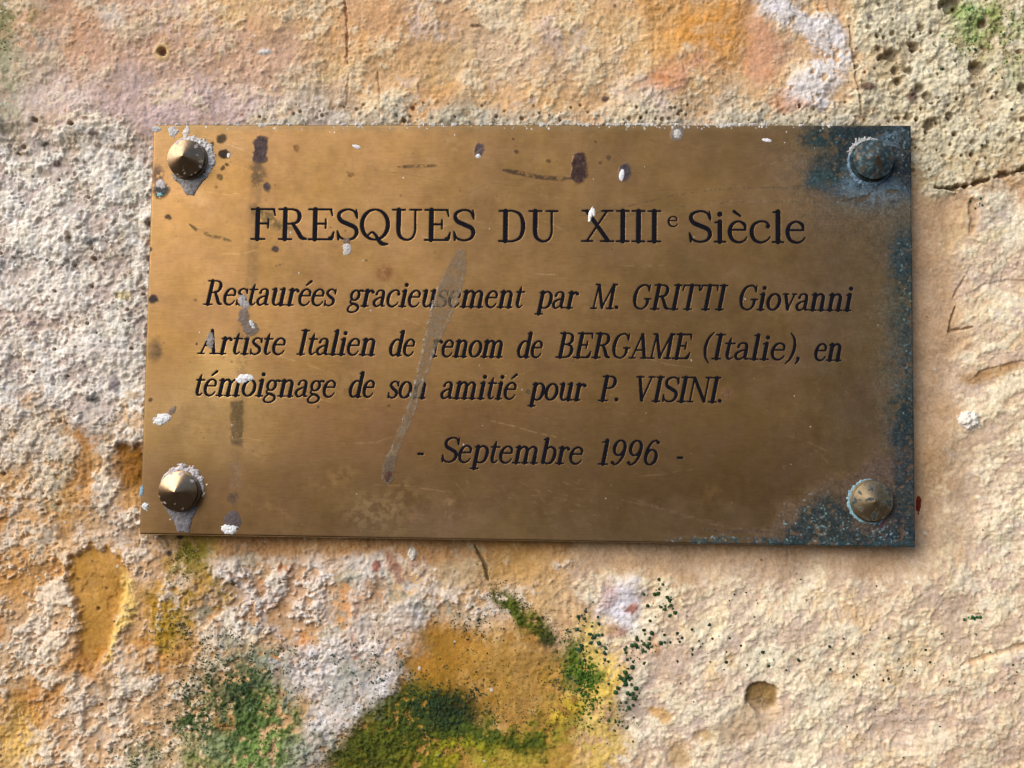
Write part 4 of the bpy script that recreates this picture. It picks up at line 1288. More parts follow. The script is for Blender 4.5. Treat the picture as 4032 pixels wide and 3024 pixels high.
# uneven tarnish, with dim reflections and the lit left put into the colour
pl(sstep(-0.1, 0.5, pb) * 0.35, (0.33, 0.18, 0.068), ro=0.46)
pl(sstep(0.0, 0.45, pm) * 0.22, (0.28, 0.17, 0.075), ro=0.48)
pl(sstep(0.05, 0.4, pstreak) * 0.22, (0.27, 0.16, 0.062))
pl(sstep(1560, 1900, PU + pm * 160) * 0.8, (0.19, 0.126, 0.070), met=0.8, ro=0.55)  # dull right side, with its fall-off of light painted in
pl(sstep(780, 1100, PV + pm * 140 + pb * 180 - 0.10 * (PU - 900)) * 0.8, (0.185, 0.108, 0.050), ro=0.46)  # dim reflection over the lower plate, put into the base colour
pl(sstep(1060, 1130, PV + pm * 50) * sstep(700, 800, PU) * 0.4, (0.25, 0.165, 0.085), met=0.85, ro=0.55)
pl(sstep(16, 0, PV - 274 + pf * 10) * 0.5, (0.26, 0.18, 0.09), ro=0.6)
pl(sstep(50, 0, PU - 325 + (PV - 300) * 0.03 + pm * 60) * 0.3, (0.36, 0.22, 0.10), ro=0.55)
pblob(440, 330, 110, 60, (0.25, 0.155, 0.07), 0.6, 0.6, met=0.8, ro=0.5, warp=2, broken=0.6)
pblob(520, 380, 70, 40, (0.30, 0.155, 0.05), 0.5, 0.6, met=0.9, ro=0.4, warp=1)
pblob(460, 900, 150, 90, (0.50, 0.32, 0.135), 0.6, 0.7, met=1.0, ro=0.36, warp=2)  # light on the left part, painted as paler gold
pblob(480, 800, 60, 70, (0.54, 0.34, 0.13), 0.5, 0.7, met=1.0, ro=0.36, warp=1)  # upper part of that painted light
pblob(860, 920, 330, 70, (0.27, 0.14, 0.062), 0.6, 0.7, met=1.0, ro=0.42, warp=2)  # dark reflection in the lower centre, painted as browner brass
pblob(1120, 1000, 300, 80, (0.26, 0.15, 0.066), 0.5, 0.7, met=1.0, ro=0.42, warp=2)  # the painted reflection carried on to the right
pblob(820, 1110, 70, 40, (0.36, 0.24, 0.11), 0.5, 0.7, met=0.9, ro=0.5, warp=1, broken=0.5)
# old drip track
pline([(560, 300), (552, 440), (545, 600), (525, 700), (520, 900), (507, 1000), (500, 1090)], 15, (0.20, 0.12, 0.058), 0.5, 0.66, 0.75, 0.55)
parea([(499, 866), (526, 866), (524, 965), (498, 960)], (0.13, 0.085, 0.04), 0.85, 3, 0.4, 0.6, warp=0.2, broken=0.9)
parea([(498, 1000), (524, 998), (522, 1050), (496, 1055)], (0.22, 0.14, 0.085), 0.6, 4, 0.6, 0.6, warp=0.2, broken=0.85)
pblob(505, 1075, 14, 12, (0.10, 0.065, 0.045), 0.7, 0.5)
DARK = (0.055, 0.035, 0.036)
parea([(548, 300), (558, 293), (576, 297), (578, 345), (570, 352), (548, 350)], (0.080, 0.052, 0.050), 0.95, 3, 0.0, 0.55, warp=0.25, h=0.06)
pblob(557, 375, 18, 26, (0.17, 0.11, 0.055), 0.7, 0.5, broken=0.75)
pblob(576, 405, 9, 9, (0.10, 0.075, 0.075), 0.9, 0.25, h=0.05)
pblob(484, 331, 12, 11, (0.035, 0.022, 0.018), 0.95, 0.25, h=0.04)
pblob(477, 298, 11, 8, (0.075, 0.05, 0.03), 0.9, 0.3)
pblob(458, 310, 5, 5, (0.09, 0.05, 0.02), 0.8)
pblob(481, 363, 5, 5, (0.09, 0.05, 0.02), 0.8); pblob(490, 356, 4, 4, (0.09, 0.05, 0.02), 0.8); pblob(474, 382, 7, 7, (0.16, 0.10, 0.045), 0.7)
parea([(1236, 338), (1248, 326), (1264, 332), (1270, 355), (1266, 385), (1250, 396), (1232, 388)], (0.050, 0.026, 0.024), 0.97, 3, 0.0, 0.45, warp=0.3, h=0.08)
pline([(1080, 366), (1120, 374), (1160, 383), (1200, 386), (1236, 386)], 6, (0.075, 0.045, 0.03), 0.9, 0.66)
pblob(1034, 325, 10, 15, (0.085, 0.062, 0.07), 0.95, 0.25, h=0.05)
pblob(1350, 372, 14, 18, (0.075, 0.062, 0.072), 0.95, 0.2, h=0.06)
pblob(1463, 287, 13, 14, (0.20, 0.19, 0.18), 0.85, 0.25, h=0.1)
pblob(347, 410, 18, 17, (0.045, 0.055, 0.062), 0.95, 0.3, broken=0.92, h=0.2)
pblob(340, 380, 14, 22, (0.14, 0.085, 0.06), 0.7, 0.5, broken=0.7)
pblob(329, 647, 9, 11, (0.05, 0.036, 0.036), 0.95, 0.3)
pblob(335, 755, 14, 22, (0.16, 0.10, 0.06), 0.7, 0.6)
pblob(594, 538, 7, 7, (0.085, 0.062, 0.06), 0.9, 0.25)
pblob(832, 592, 17, 18, (0.25, 0.105, 0.045), 0.6, 0.4)
pblob(757, 378, 7, 6, (0.18, 0.09, 0.03), 0.7); pblob(640, 322, 6, 8, (0.22, 0.10, 0.03), 0.6)
pblob(1570, 851, 14, 12, (0.10, 0.05, 0.04), 0.6, 0.6)
pblob(1143, 848, 6, 8, (0.07, 0.05, 0.03), 0.8)
pblob(1165, 680, 9, 12, (0.12, 0.08, 0.035), 0.7, 0.5, broken=0.6)
for (a, b, r) in [(1115, 329, 5), (1296, 350, 5), (1186, 346, 4), (1660, 884, 4), (1720, 935, 4), (1695, 1008, 4), (1285, 305, 3), (1315, 340, 6), (425, 742, 3), (450, 745, 3),
                  (1110, 302, 3), (325, 865, 5), (840, 875, 4), (1240, 780, 4), (690, 880, 4), (362, 468, 6), (323, 540, 5), (1050, 1190, 3), (1300, 720, 5)]:
    pblob(a, b, r, r, (0.08, 0.05, 0.028), 0.8, 0.35)
prn = np.random.RandomState(77)
for k in range(260):                                  # pin-prick corrosion
    a, b = prn.uniform(330, 1960), prn.uniform(280, 1150)
    r = prn.uniform(0.9, 2.6)
    pblob(a, b, r * prn.uniform(1, 1.5), r, (0.13, 0.08, 0.04), prn.uniform(0.25, 0.75), 0.5, warp=0.1)
for k in range(150):
    a, b = prn.uniform(780, 1300), prn.uniform(1040, 1150)
    pblob(a, b, prn.uniform(2, 9), prn.uniform(0.7, 1.6), (0.16, 0.10, 0.055), prn.uniform(0.2, 0.6), 0.5, deg=prn.uniform(-10, 50), warp=0.1)
pline([(860, 361), (900, 359), (945, 358)], 4, (0.09, 0.055, 0.025), 0.8, 0.7)
pline([(408, 484), (424, 496), (460, 510), (500, 520)], 4, (0.10, 0.065, 0.03), 0.8, 0.55)
pline([(1230, 470), (1330, 452), (1440, 425), (1540, 410), (1650, 404), (1745, 408)], 2.6, (0.13, 0.085, 0.04), 0.75, 0.62)
pline([(1290, 478), (1400, 455), (1520, 440), (1640, 436), (1760, 436)], 3.5, (0.15, 0.10, 0.05), 0.7, 0.6)
pline([(1390, 290), (1410, 305), (1480, 320), (1540, 325), (1560, 312), (1548, 340)], 2.6, (0.16, 0.10, 0.045), 0.7, 0.55)
pline([(1340, 1080), (1440, 1100), (1530, 1130), (1610, 1145), (1680, 1140)], 3.0, (0.14, 0.09, 0.05), 0.7, 0.6)
pline([(1360, 1075), (1480, 1115), (1560, 1130)], 2.2, (0.14, 0.09, 0.05), 0.6, 0.5)
pline([(1750, 955), (1768, 980), (1790, 1000)], 2.6, (0.12, 0.08, 0.045), 0.7, 0.6)
pline([(1490, 1140), (1560, 1150), (1620, 1146), (1660, 1150)], 4.5, (0.07, 0.05, 0.04), 0.7, 0.6)
pblob(575, 470, 40, 16, (0.16, 0.11, 0.04), 0.6, 0.5, deg=35, broken=0.6)
pline([(560, 455), (585, 470), (605, 490), (640, 495)], 6, (0.14, 0.095, 0.035), 0.6, 0.6)

for k in range(110):                                  # wipe marks and hairline scratches
    a, b = prn.uniform(340, 1900), prn.uniform(290, 1140)
    L = prn.uniform(20, 190); t = math.radians(prn.normal(0, 16)); bow = prn.normal(0, 0.05) * L
    dx, dy = math.cos(t) * L, math.sin(t) * L
    pline([(a, b), (a + dx / 2 - bow * math.sin(t), b + dy / 2 + bow * math.cos(t)), (a + dx, b + dy)], prn.uniform(0.5, 1.5),
          [(0.17, 0.105, 0.05), (0.50, 0.32, 0.15), (0.14, 0.09, 0.045)][prn.randint(3)], prn.uniform(0.15, 0.45), 0.55, 0.9, 0.5)
for k in range(40):                                   # finger smudges
    a, b = prn.uniform(340, 1950), prn.uniform(290, 1140)
    pblob(a, b, prn.uniform(14, 60), prn.uniform(10, 26), [(0.24, 0.145, 0.065), (0.42, 0.26, 0.115), (0.30, 0.16, 0.065)][prn.randint(3)],
          prn.uniform(0.15, 0.4), 0.7, deg=prn.uniform(-30, 30), met=0.9, ro=prn.uniform(0.38, 0.56), warp=2.0, broken=prn.uniform(0.4, 0.8))
# verdigris
TEAL, TEAL2, ICE, BLUE = (0.019, 0.034, 0.041), (0.026, 0.056, 0.064), (0.28, 0.42, 0.45), (0.100, 0.155, 0.200)
parea([(1890, 262), (1990, 262), (1990, 1190), (1880, 1190), (1905, 950), (1895, 640)], (0.10, 0.085, 0.062), 0.75, 46, met=0.35, ro=0.7, warp=2.2)
pblob(1880, 370, 190, 130, (0.13, 0.10, 0.068), 0.85, 0.7, met=0.4, ro=0.7, warp=2)
parea([(1740, 268), (1990, 262), (1990, 420), (1930, 450), (1850, 440), (1790, 415), (1735, 395), (1745, 360), (1790, 330), (1735, 310)], TEAL, 0.95, 24, 0.0, 0.75, warp=1.8, broken=0.92, h=0.08)
parea([(1790, 262), (1990, 262), (1990, 330), (1820, 330)], TEAL, 0.9, 12, 0.0, 0.75, warp=1.2, broken=0.98)
pblob(1765, 300, 34, 26, TEAL2, 0.7, 0.6, met=0.1, broken=0.7, warp=1)
pblob(1770, 385, 34, 20, TEAL2, 0.9, 0.5, met=0.0, broken=0.85, warp=1)
pblob(1930, 310, 44, 30, (0.10, 0.15, 0.18), 0.75, 0.5, met=0.0, ro=0.85, broken=0.62, warp=1, h=0.1)
pblob(1880, 412, 80, 30, BLUE, 0.85, 0.5, met=0.0, ro=0.85, broken=0.75, warp=1, h=0.1)
pblob(1845, 385, 26, 34, BLUE, 0.7, 0.5, met=0.0, ro=0.85, broken=0.72, warp=1, h=0.1)
pblob(1890, 440, 90, 26, (0.15, 0.14, 0.11), 0.6, 0.6, met=0.1, ro=0.8, broken=0.7, warp=1)
pblob(1955, 350, 20, 60, (0.016, 0.022, 0.028), 0.9, 0.5, met=0, broken=0.85, warp=1)
parea([(1945, 500), (1990, 495), (1990, 640), (1960, 660), (1940, 620), (1915, 560)], TEAL2, 0.85, 26, 0.05, 0.75, warp=1.6, broken=0.78, h=0.06)
parea([(1900, 640), (1990, 600), (1990, 960), (1910, 960), (1925, 820)], (0.11, 0.10, 0.075), 0.7, 24, 0.2, 0.7, warp=1.6, broken=0.72)
parea([(1935, 480), (1990, 470), (1990, 1000), (1945, 1000), (1930, 760)], (0.024, 0.040, 0.044), 0.85, 30, 0.0, 0.8, warp=1.8, broken=0.72)
parea([(1935, 860), (1990, 840), (1990, 1030), (1945, 1010), (1915, 960)], TEAL, 0.92, 26, 0.0, 0.75, warp=1.6, broken=0.86, h=0.06)
parea([(1700, 1090), (1780, 1040), (1870, 1000), (1930, 990), (1990, 960), (1990, 1190), (1600, 1185), (1660, 1140)], (0.13, 0.085, 0.06), 0.85, 18, 0.25, 0.7, warp=1.4)
parea([(1730, 1095), (1790, 1062), (1830, 1080), (1850, 1130), (1990, 1130), (1990, 1190), (1640, 1185), (1700, 1150)], TEAL, 0.92, 22, 0.0, 0.75, warp=1.8, broken=0.86, h=0.08)
parea([(1935, 985), (1990, 985), (1990, 1190), (1930, 1190), (1925, 1100)], TEAL, 0.9, 12, 0.0, 0.75, warp=1.2, broken=0.82, h=0.06)
parea([(1440, 1160), (1560, 1158), (1660, 1160), (1720, 1165), (1990, 1165), (1990, 1190), (1440, 1180)], TEAL2, 0.85, 6, 0.0, 0.8, warp=0.6, broken=0.62)
pblob(1905, 1125, 8, 16, (0.10, 0.03, 0.05), 0.7, 0.5)
for k in range(340):                                  # crystals of pale blue copper salt
    z = k % 7
    if z in (0, 1): a, b = prn.normal(1770, 40), prn.normal(1125, 26)
    elif z == 2: a, b = prn.uniform(1450, 1970), prn.normal(1164, 7)
    elif z == 3: a, b = prn.normal(1958, 10), prn.uniform(520, 900)
    elif z == 4: a, b = prn.uniform(1840, 1970), prn.normal(1150, 16)
    elif z == 5: a, b = prn.normal(1935, 28), prn.normal(310, 26)
    else: a, b = prn.uniform(1760, 1975), prn.uniform(280, 440)
    r = prn.uniform(0.6, 2.0)
    pblob(a, b, r * prn.uniform(1, 2.2), r, [ICE, (0.20, 0.33, 0.37), (0.14, 0.24, 0.29)][prn.randint(3)], prn.uniform(0.25, 0.75), 0.5, deg=prn.uniform(0, 180), met=0.0, ro=0.9, warp=0.3, h=0.08)
for k in range(90):                                   # lime dust along the upper edge and stray specks
    if k < 55: a, b, r = prn.uniform(340, 1800), 272 + abs(prn.normal(0, 4)), prn.uniform(0.8, 2.2)
    else: a, b, r = prn.uniform(340, 1960), prn.uniform(280, 1140), prn.uniform(0.7, 1.5)
    pblob(a, b, r, r * prn.uniform(0.8, 1.6), (0.66, 0.64, 0.60), 0.9, 0.35, met=0.0, ro=0.9, warp=0.1)
dull = np.clip(1 - metal, 0, 1)
g1 = fbm(PU, PV, 5.5, 3, 0.7, 281); g2 = fbm(PU, PV, 16, 4, 0.65, 291)
pcol *= np.exp(dull * (0.8 * g1 + 0.9 * g2 - 0.05))[..., None]
k = sstep(0.28, 0.42, g1 + 0.35 * g2) * dull * sstep(1700, 1760, PU)
pl(k * 0.32, (0.12, 0.18, 0.20), met=0.0, ro=0.9, h=0.06)
k = sstep(0.12, 0.30, g2) * sstep(0.25, 0.8, dull) * sstep(1700, 1760, PU)
pl(k * 0.4, (0.05, 0.036, 0.025), met=0.0, ro=0.8)
raise_ += dull * np.clip(g1, -0.3, 0.5) * F32(0.10)
k = sstep(0.22, 0.36, fbm(PU, PV, 7, 3, 0.7, 295)) * sstep(1500, 1900, PU + 200 * pm)
pl(k * 0.35, (0.12, 0.085, 0.05), met=0.6, ro=0.65)
k = sstep(0.30, 0.42, fbm(PU, PV, 8, 3, 0.7, 297) + 0.3 * pm)
pl(k * 0.22, (0.15, 0.09, 0.045), met=0.8, ro=0.6)
np.clip(pcol, 0.004, 0.9, out=pcol)
pcol *= (1 + 0.15 * pf + 0.24 * pm + 0.26 * pb)[..., None]
pcol[..., 2] *= 1 + 0.22 * fbm(PU, PV, 120, 4, 0.6, 271)

PY = depth - raise_ * (1 + 1.2 * pf)
nr, nc = PX.shape
front = np.stack([PX, PY, PZ], -1).reshape(-1, 3)
ring = np.concatenate([np.arange(nc), np.arange(1, nr) * nc + nc - 1, (nr - 1) * nc + np.arange(nc - 2, -1, -1), np.arange(nr - 2, 0, -1) * nc]).astype(np.int32)
back = front[ring].copy(); back[:, 1] = PT
nF = len(front)
rb = np.arange(len(ring), dtype=np.int32) + nF
side = np.stack([ring, rb, np.roll(rb, -1), np.roll(ring, -1)], -1)
gf = grid_faces(nr, nc)[:, ::-1]
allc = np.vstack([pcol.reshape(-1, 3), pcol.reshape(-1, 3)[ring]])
met_all = np.concatenate([metal.ravel(), metal.ravel()[ring]])
rg_all = np.concatenate([rgh.ravel(), rgh.ravel()[ring]])
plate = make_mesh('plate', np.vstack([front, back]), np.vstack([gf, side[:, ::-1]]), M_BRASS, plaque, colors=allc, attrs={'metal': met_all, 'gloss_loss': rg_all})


def plate_y(u, v):
    return 0.0


# ink in the engraved lines
for (label, words), strokes in zip(LINES, line_strokes):
    allp = np.vstack(strokes)
    x0, x1 = allp[:, 0].min() - 1, allp[:, 0].max() + 1
    z0, z1 = allp[:, 1].min() - 1, allp[:, 1].max() + 1
    gxx = np.arange(x0, x1, 0.10); gzz = np.arange(z0, z1, 0.10)
    D = stroke_sdf(gxx, gzz, strokes, 0.6)
    A, Bz = np.meshgrid(gxx.astype(F32), gzz.astype(F32))
    D = D - 0.085 + 0.10 * perlin(A * F32(1.6), Bz * F32(1.6), 3) + 0.06 * perlin(A * F32(4), Bz * F32(4), 5)
    vv, ff = contour_mesh(D, gxx, gzz)
    warp_y = 0.10 * fbm(vv[:, 0].astype(F32), vv[:, 1].astype(F32), 160, 2, 0.5, 201)
    co = np.stack([vv[:, 0], GROOVE * 0.25 + warp_y, vv[:, 1]], -1)
    o = make_mesh('inscription_line', co, ff, M_PAINT, plaque, smooth=False)
    o['label'] = 'black engraved lettering: ' + label

# ------------------------------------------------------------------ raised patches (crust, flecks, films)
def patch(name, mat, u0, u1, v0, v1, fn, parent, step=1.2, ground=None, attrs=None, label=None):
    """fn(u, v) -> (inside distance in layout px, >0 inside; height mm; colour (...,3))."""
    nu, nv = max(4, int((u1 - u0) / step)), max(4, int((v1 - v0) / step))
    uu, vv = np.meshgrid(np.linspace(u0, u1, nu).astype(F32), np.linspace(v0, v1, nv).astype(F32))
    x, z = unproject(uu, vv, 0.0 if ground is None else BASE_Y - ground)
    d, h, c = fn(uu, vv)
    if ground is None:
        base = 0.10 * fbm(x.astype(F32), z.astype(F32), 160, 2, 0.5, 201)
    else:
        base = BASE_Y - wall_h(x, z)
    y = base - np.where(d > 0, h, -0.12)
    keep = (np.maximum.reduce([d[:-1, :-1], d[1:, :-1], d[1:, 1:], d[:-1, 1:]]) > 0)
    f = grid_faces(nv, nu, keep)
    if len(f) == 0:
        return None
    co = np.stack([x, y, z], -1).reshape(-1, 3)
    colr = np.broadcast_to(np.asarray(c, F32), uu.shape + (3,)).reshape(-1, 3)
    ex = {k: np.broadcast_to(g(uu, vv, d), uu.shape).reshape(-1) for k, g in (attrs or {}).items()}
    keys = list(ex)
    res = compact(co, f, colr, *[ex[k] for k in keys])
    o = make_mesh(name, res[0], res[1], mat, parent, colors=res[2], attrs=dict(zip(keys, res[3:])))
    if label:
        o['label'] = label
    return o


def ragged(u, v, s, amp, seed):
    return fbm(u, v, s, 4, 0.6, seed) * amp


def fleck(cx, cy, rx, ry, deg=0, h=0.5, rgb=(222, 218, 216), seed=1, name='paint_fleck', rag=0.5, label=None, mat=None):
    R = max(rx, ry) * 1.6 + 3
    rr = min(rx, ry)

    def fn(u, v):
        e = (1 - ell(u, v, cx, cy, rx, ry, deg)) + ragged(u, v, max(4, rr * 1.1), rag, seed) + ragged(u, v, max(2, rr * 0.4), rag * 0.4, seed + 9)
        hh = h * np.sqrt(np.clip(e, 0, 1)) * (0.75 + ragged(u, v, 5, 0.6, seed + 3))
        return e, hh, lin(*rgb) * (1 + 0.25 * ragged(u, v, 7, 1, seed + 5)[..., None])
    return patch(name, mat or M_CRUST, cx - R, cx + R, cy - R, cy + R, fn, plaque, step=max(0.6, min(1.0, rr / 6)), label=label, attrs=None if mat is not M_FILM else {'cover': lambda u, v, d: np.clip(0.72 * sstep(0, 0.25, d) + ragged(u, v, 8, 0.4, seed + 6), 0, 0.95)})


WHITE = (226, 223, 222)
fleck(350, 906, 19, 12, -22, 0.9, WHITE, 1, label='white paint fleck near the left edge above the lower left screw')
fleck(372, 887, 12, 7, -50, 0.3, (132, 112, 96), 2, name='dirt_fleck')
fleck(527, 817, 19, 9, -8, 0.7, WHITE, 3)
fleck(502, 1126, 19, 22, 10, 0.6, (92, 80, 78), 4, name='dirt_fleck', rag=0.25)
fleck(497, 1142, 18, 11, 0, 0.9, WHITE, 5)
fleck(1276, 463, 4.6, 16, 14, 0.7, (240, 234, 226), 6)
fleck(1282, 458, 4, 9, -10, 0.7, (240, 234, 226), 7, rag=0.4)
fleck(770, 317, 9, 4, 18, 0.4, WHITE, 8)
fleck(1657, 303, 11, 4, 8, 0.4, WHITE, 9)
fleck(1343, 378, 6, 13, 8, 0.5, (228, 226, 228), 10, rag=0.2)
fleck(1033, 337, 6, 5, 0, 0.4, (214, 212, 214), 11)
fleck(1463, 289, 9, 10, 0, 0.6, (196, 190, 182), 12)
fleck(749, 538, 9, 13, 5, 0.5, (196, 188, 184), 13)
fleck(749, 521, 9, 8, 5, 0.3, (122, 100, 82), 14, name='dirt_fleck', mat=M_FILM)
fleck(525, 652, 10, 18, -25, 0.5, (176, 172, 172), 15, rag=0.7, mat=M_FILM)
fleck(527, 685, 13, 24, -8, 0.25, (118, 102, 92), 16, name='dirt_fleck', rag=0.5, mat=M_FILM)
fleck(541, 712, 17, 19, 10, 0.35, (116, 100, 90), 17, name='dirt_fleck', rag=0.5, mat=M_FILM)
fleck(545, 702, 5, 12, -30, 0.5, (200, 198, 198), 18)
fleck(455, 735, 10, 17, 12, 0.4, (152, 142, 138), 19, rag=0.7, mat=M_FILM)
fleck(494, 336, 4, 6, 10, 0.5, (224, 218, 212), 20, rag=0.3)
fleck(374, 284, 10, 12, 0, 0.6, (196, 192, 188), 21, name='lime_fleck', rag=0.8)
fleck(402, 288, 7, 16, 8, 0.6, (214, 206, 196), 22, name='lime_fleck', rag=0.8)
fleck(338, 279, 9, 6, 0, 0.5, (186, 184, 182), 23, name='lime_fleck', rag=0.8)
fleck(346, 398, 12, 10, 20, 0.6, (196, 186, 184), 24, name='lime_fleck', rag=0.9)
fleck(345, 420, 7, 4, -10, 0.5, (132, 188, 194), 25, name='lime_fleck', rag=0.6)
fleck(314, 1094, 8, 8, -40, 0.7, (218, 216, 212), 26, name='lime_fleck', rag=0.8)
fleck(306, 1060, 4, 12, 10, 0.4, (140, 170, 184), 27, name='lime_fleck', rag=0.7)
fleck(440, 1068, 2.0, 6, 30, 0.5, (228, 214, 190), 28, name='lime_fleck', rag=0.3)
fleck(447, 1047, 2.4, 2.4, 0, 0.5, (228, 214, 190), 29, name='lime_fleck', rag=0.3)
fleck(326, 320, 3, 3, 0, 0.4, (214, 206, 192), 30, name='lime_fleck', rag=0.3)

# lime dust clinging along the upper edge
def top_crust(u, v):
    xx, zz = unproject(u, v, 0.0)
    dz = (PH / 2 - zz).astype(F32)
    lump = fbm(u, v, 16, 4, 0.65, 305) + 0.35 * fbm(u, v, 90, 2, 0.5, 307)
    e = np.where(u < 1830, 1, 0) * (lump * 1.5 - 0.18 - np.clip(dz, 0, 9) * 0.55 + np.clip(-dz, 0, 3) * 0.1)
    return e.astype(F32), 0.35 * np.sqrt(np.clip(e, 0, 1)) + 0.03, lin(204, 196, 186) * (1 + 0.3 * ragged(u, v, 5, 1, 311)[..., None])


patch('lime_crust', M_CRUST, 336, 1800, 266, 292, top_crust, plaque, step=1.0, label='white lime dust clinging along the upper edge of the plate')

# long grey dribble across the text
DR = [(984, 541), (996, 534), (1007, 540), (1011, 575), (994, 640), (966, 706), (938, 764), (916, 830), (893, 905), (872, 950), (856, 998), (852, 1036), (838, 1049),
      (824, 1036), (827, 1004), (850, 952), (876, 890), (893, 830), (908, 772), (918, 712), (943, 622), (968, 568)]


def dribble(u, v):
    d = -poly_sdf(u + ragged(u, v, 16, 5, 401), v + ragged(u, v, 16, 5, 405), DR)
    left = np.clip(ragged(u, v, 12, 1, 409) * 2.0 + 0.38, 0, 1) * sstep(9, 1, d) * sstep(560, 640, v) * np.where(v < 920, 1, 0.2)
    centre = np.interp(v, [540, 640, 712, 780, 850, 950, 1040], [996, 968, 942, 918, 890, 858, 838])
    left = left * np.where(u < centre, 1, 0.35)
    base = lin(138, 116, 88)
    base = base * np.where(v > 985, 0.6, 1.0)[..., None]
    c = base + (lin(206, 198, 186) - base) * left[..., None]
    c = c * (1 + 0.2 * ragged(u, v, 14, 1, 411)[..., None])
    h = 0.05 + 0.05 * np.clip(d, 0, 4) / 4 + 0.28 * left + 0.05 * ragged(u, v, 9, 1, 417)
    return d, h, c


def cover(u, v, d):
    left = np.clip(ragged(u, v, 12, 1, 409) * 1.6 + 0.25, 0, 1) * sstep(9, 1, d) * sstep(560, 640, v)
    return np.clip((0.44 + 0.6 * ragged(u, v, 26, 1, 413) + 0.35 * ragged(u, v, 7, 1, 419)) * sstep(0, 5, d) + 0.55 * left, 0.05, 0.97)


patch('dried_dribble', M_FILM, 815, 1020, 528, 1055, dribble, plaque, step=1.1, attrs={'cover': cover}, label='long grey dried dribble slanting across the lettering')
fleck(838, 1029, 8, 15, 12, 0.35, (84, 54, 42), 31, name='dirt_fleck', rag=0.35)

# ------------------------------------------------------------------ screws
def lathe(profile, n=72):
    """profile [(r, height)] from the rim to the tip."""
    prof = np.asarray(profile, float)
    t = np.linspace(0, 2 * np.pi, n, endpoint=False)
    co = np.stack([prof[:, 0, None] * np.cos(t), np.repeat(-prof[:, 1, None], n, 1), prof[:, 0, None] * np.sin(t)], -1)
    nr_ = len(prof)
    i = np.arange(nr_ * n).reshape(nr_, n)
    j = np.roll(i, -1, 1)
    f = np.stack([i[:-1], j[:-1], j[1:], i[1:]], -1).reshape(-1, 4)
    return co.reshape(-1, 3), f


def screw(u, v, r, collar_h, cone_h, label, rgb, met, ro, green=0.0, seed=0):
    """r in layout px at the plate; (u, v) the screw's axis on the plate."""
    x, z = unproject(u, v, 0.0)
    rm = r * SCL / FPX * 395.0
    root = bpy.data.objects.new('screw', None)
    root.empty_display_size = 0.005
    C.objects.link(root); root.parent = plaque
    root.location = (float(x) * MM, 0, float(z) * MM)
    root['label'] = label

    def paint(co):
        a = co[:, 0].astype(F32); b = co[:, 2].astype(F32)
        n1 = fbm(a + b * 0.1 + seed * 3, b + co[:, 1].astype(F32), 3.2, 4, 0.6, seed + 500)
        c = np.empty((len(co), 3), F32); c[:] = rgb
        c *= (1 + 0.3 * n1)[:, None]
        m = np.full(len(co), met, F32); g = np.full(len(co), ro, F32)
        if green:
            k = sstep(0.35 - green * 0.6, 0.55 - green * 0.6, n1 + 0.1 * np.hypot(a, b) / rm)
            pal = np.array([[0.020, 0.034, 0.038]], F32) + np.clip(fbm(a, b, 1.6, 3, 0.6, seed + 520), 0, 1)[:, None] * np.array([[0.20, 0.30, 0.32]], F32)
            c = c + (pal - c) * k[:, None]; m = m * (1 - k); g = g + (0.8 - g) * k
        else:
            k = sstep(0.22, 0.34, fbm(a, b, 2.2, 4, 0.62, seed + 540) * sstep(0.2, 0.9, np.hypot(a, b) / rm))
            c = c + (np.array([[0.42, 0.38, 0.37]], F32) - c) * k[:, None]; m = m * (1 - k); g = g + (0.85 - g) * k
        return c, m, g
    rr = np.linspace(0, 1, 14)
    cone = [(rm * (1 - t * 0.985), collar_h + 0.5 + cone_h * t) for t in rr]
    co, f = lathe([(rm * 0.97, collar_h - 0.3), (rm * 1.0, collar_h), (rm * 1.0, collar_h + 0.35)] + cone + [(0.0001, collar_h + 0.5 + cone_h * 0.987)])
    c, m, g = paint(co)
    o1 = make_mesh('cone_cap', co, f, M_SCREW, root, colors=c, attrs={'metal': m, 'gloss_loss': g})
    co, f = lathe([(rm * 1.08, -0.5), (rm * 1.08, 0.7), (rm * 1.03, 1.0), (rm * 0.95, 1.1), (rm * 0.95, collar_h), (rm * 0.5, collar_h)])
    c, m, g = paint(co)
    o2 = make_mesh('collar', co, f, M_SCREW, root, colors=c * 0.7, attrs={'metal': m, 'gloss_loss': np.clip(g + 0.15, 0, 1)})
    for o in (o1, o2):
        try:
            o.data.set_sharp_from_angle(angle=math.radians(35))
        except Exception:
            pass
    return root, float(x), float(z), rm


BRONZE = (0.31, 0.205, 0.12)


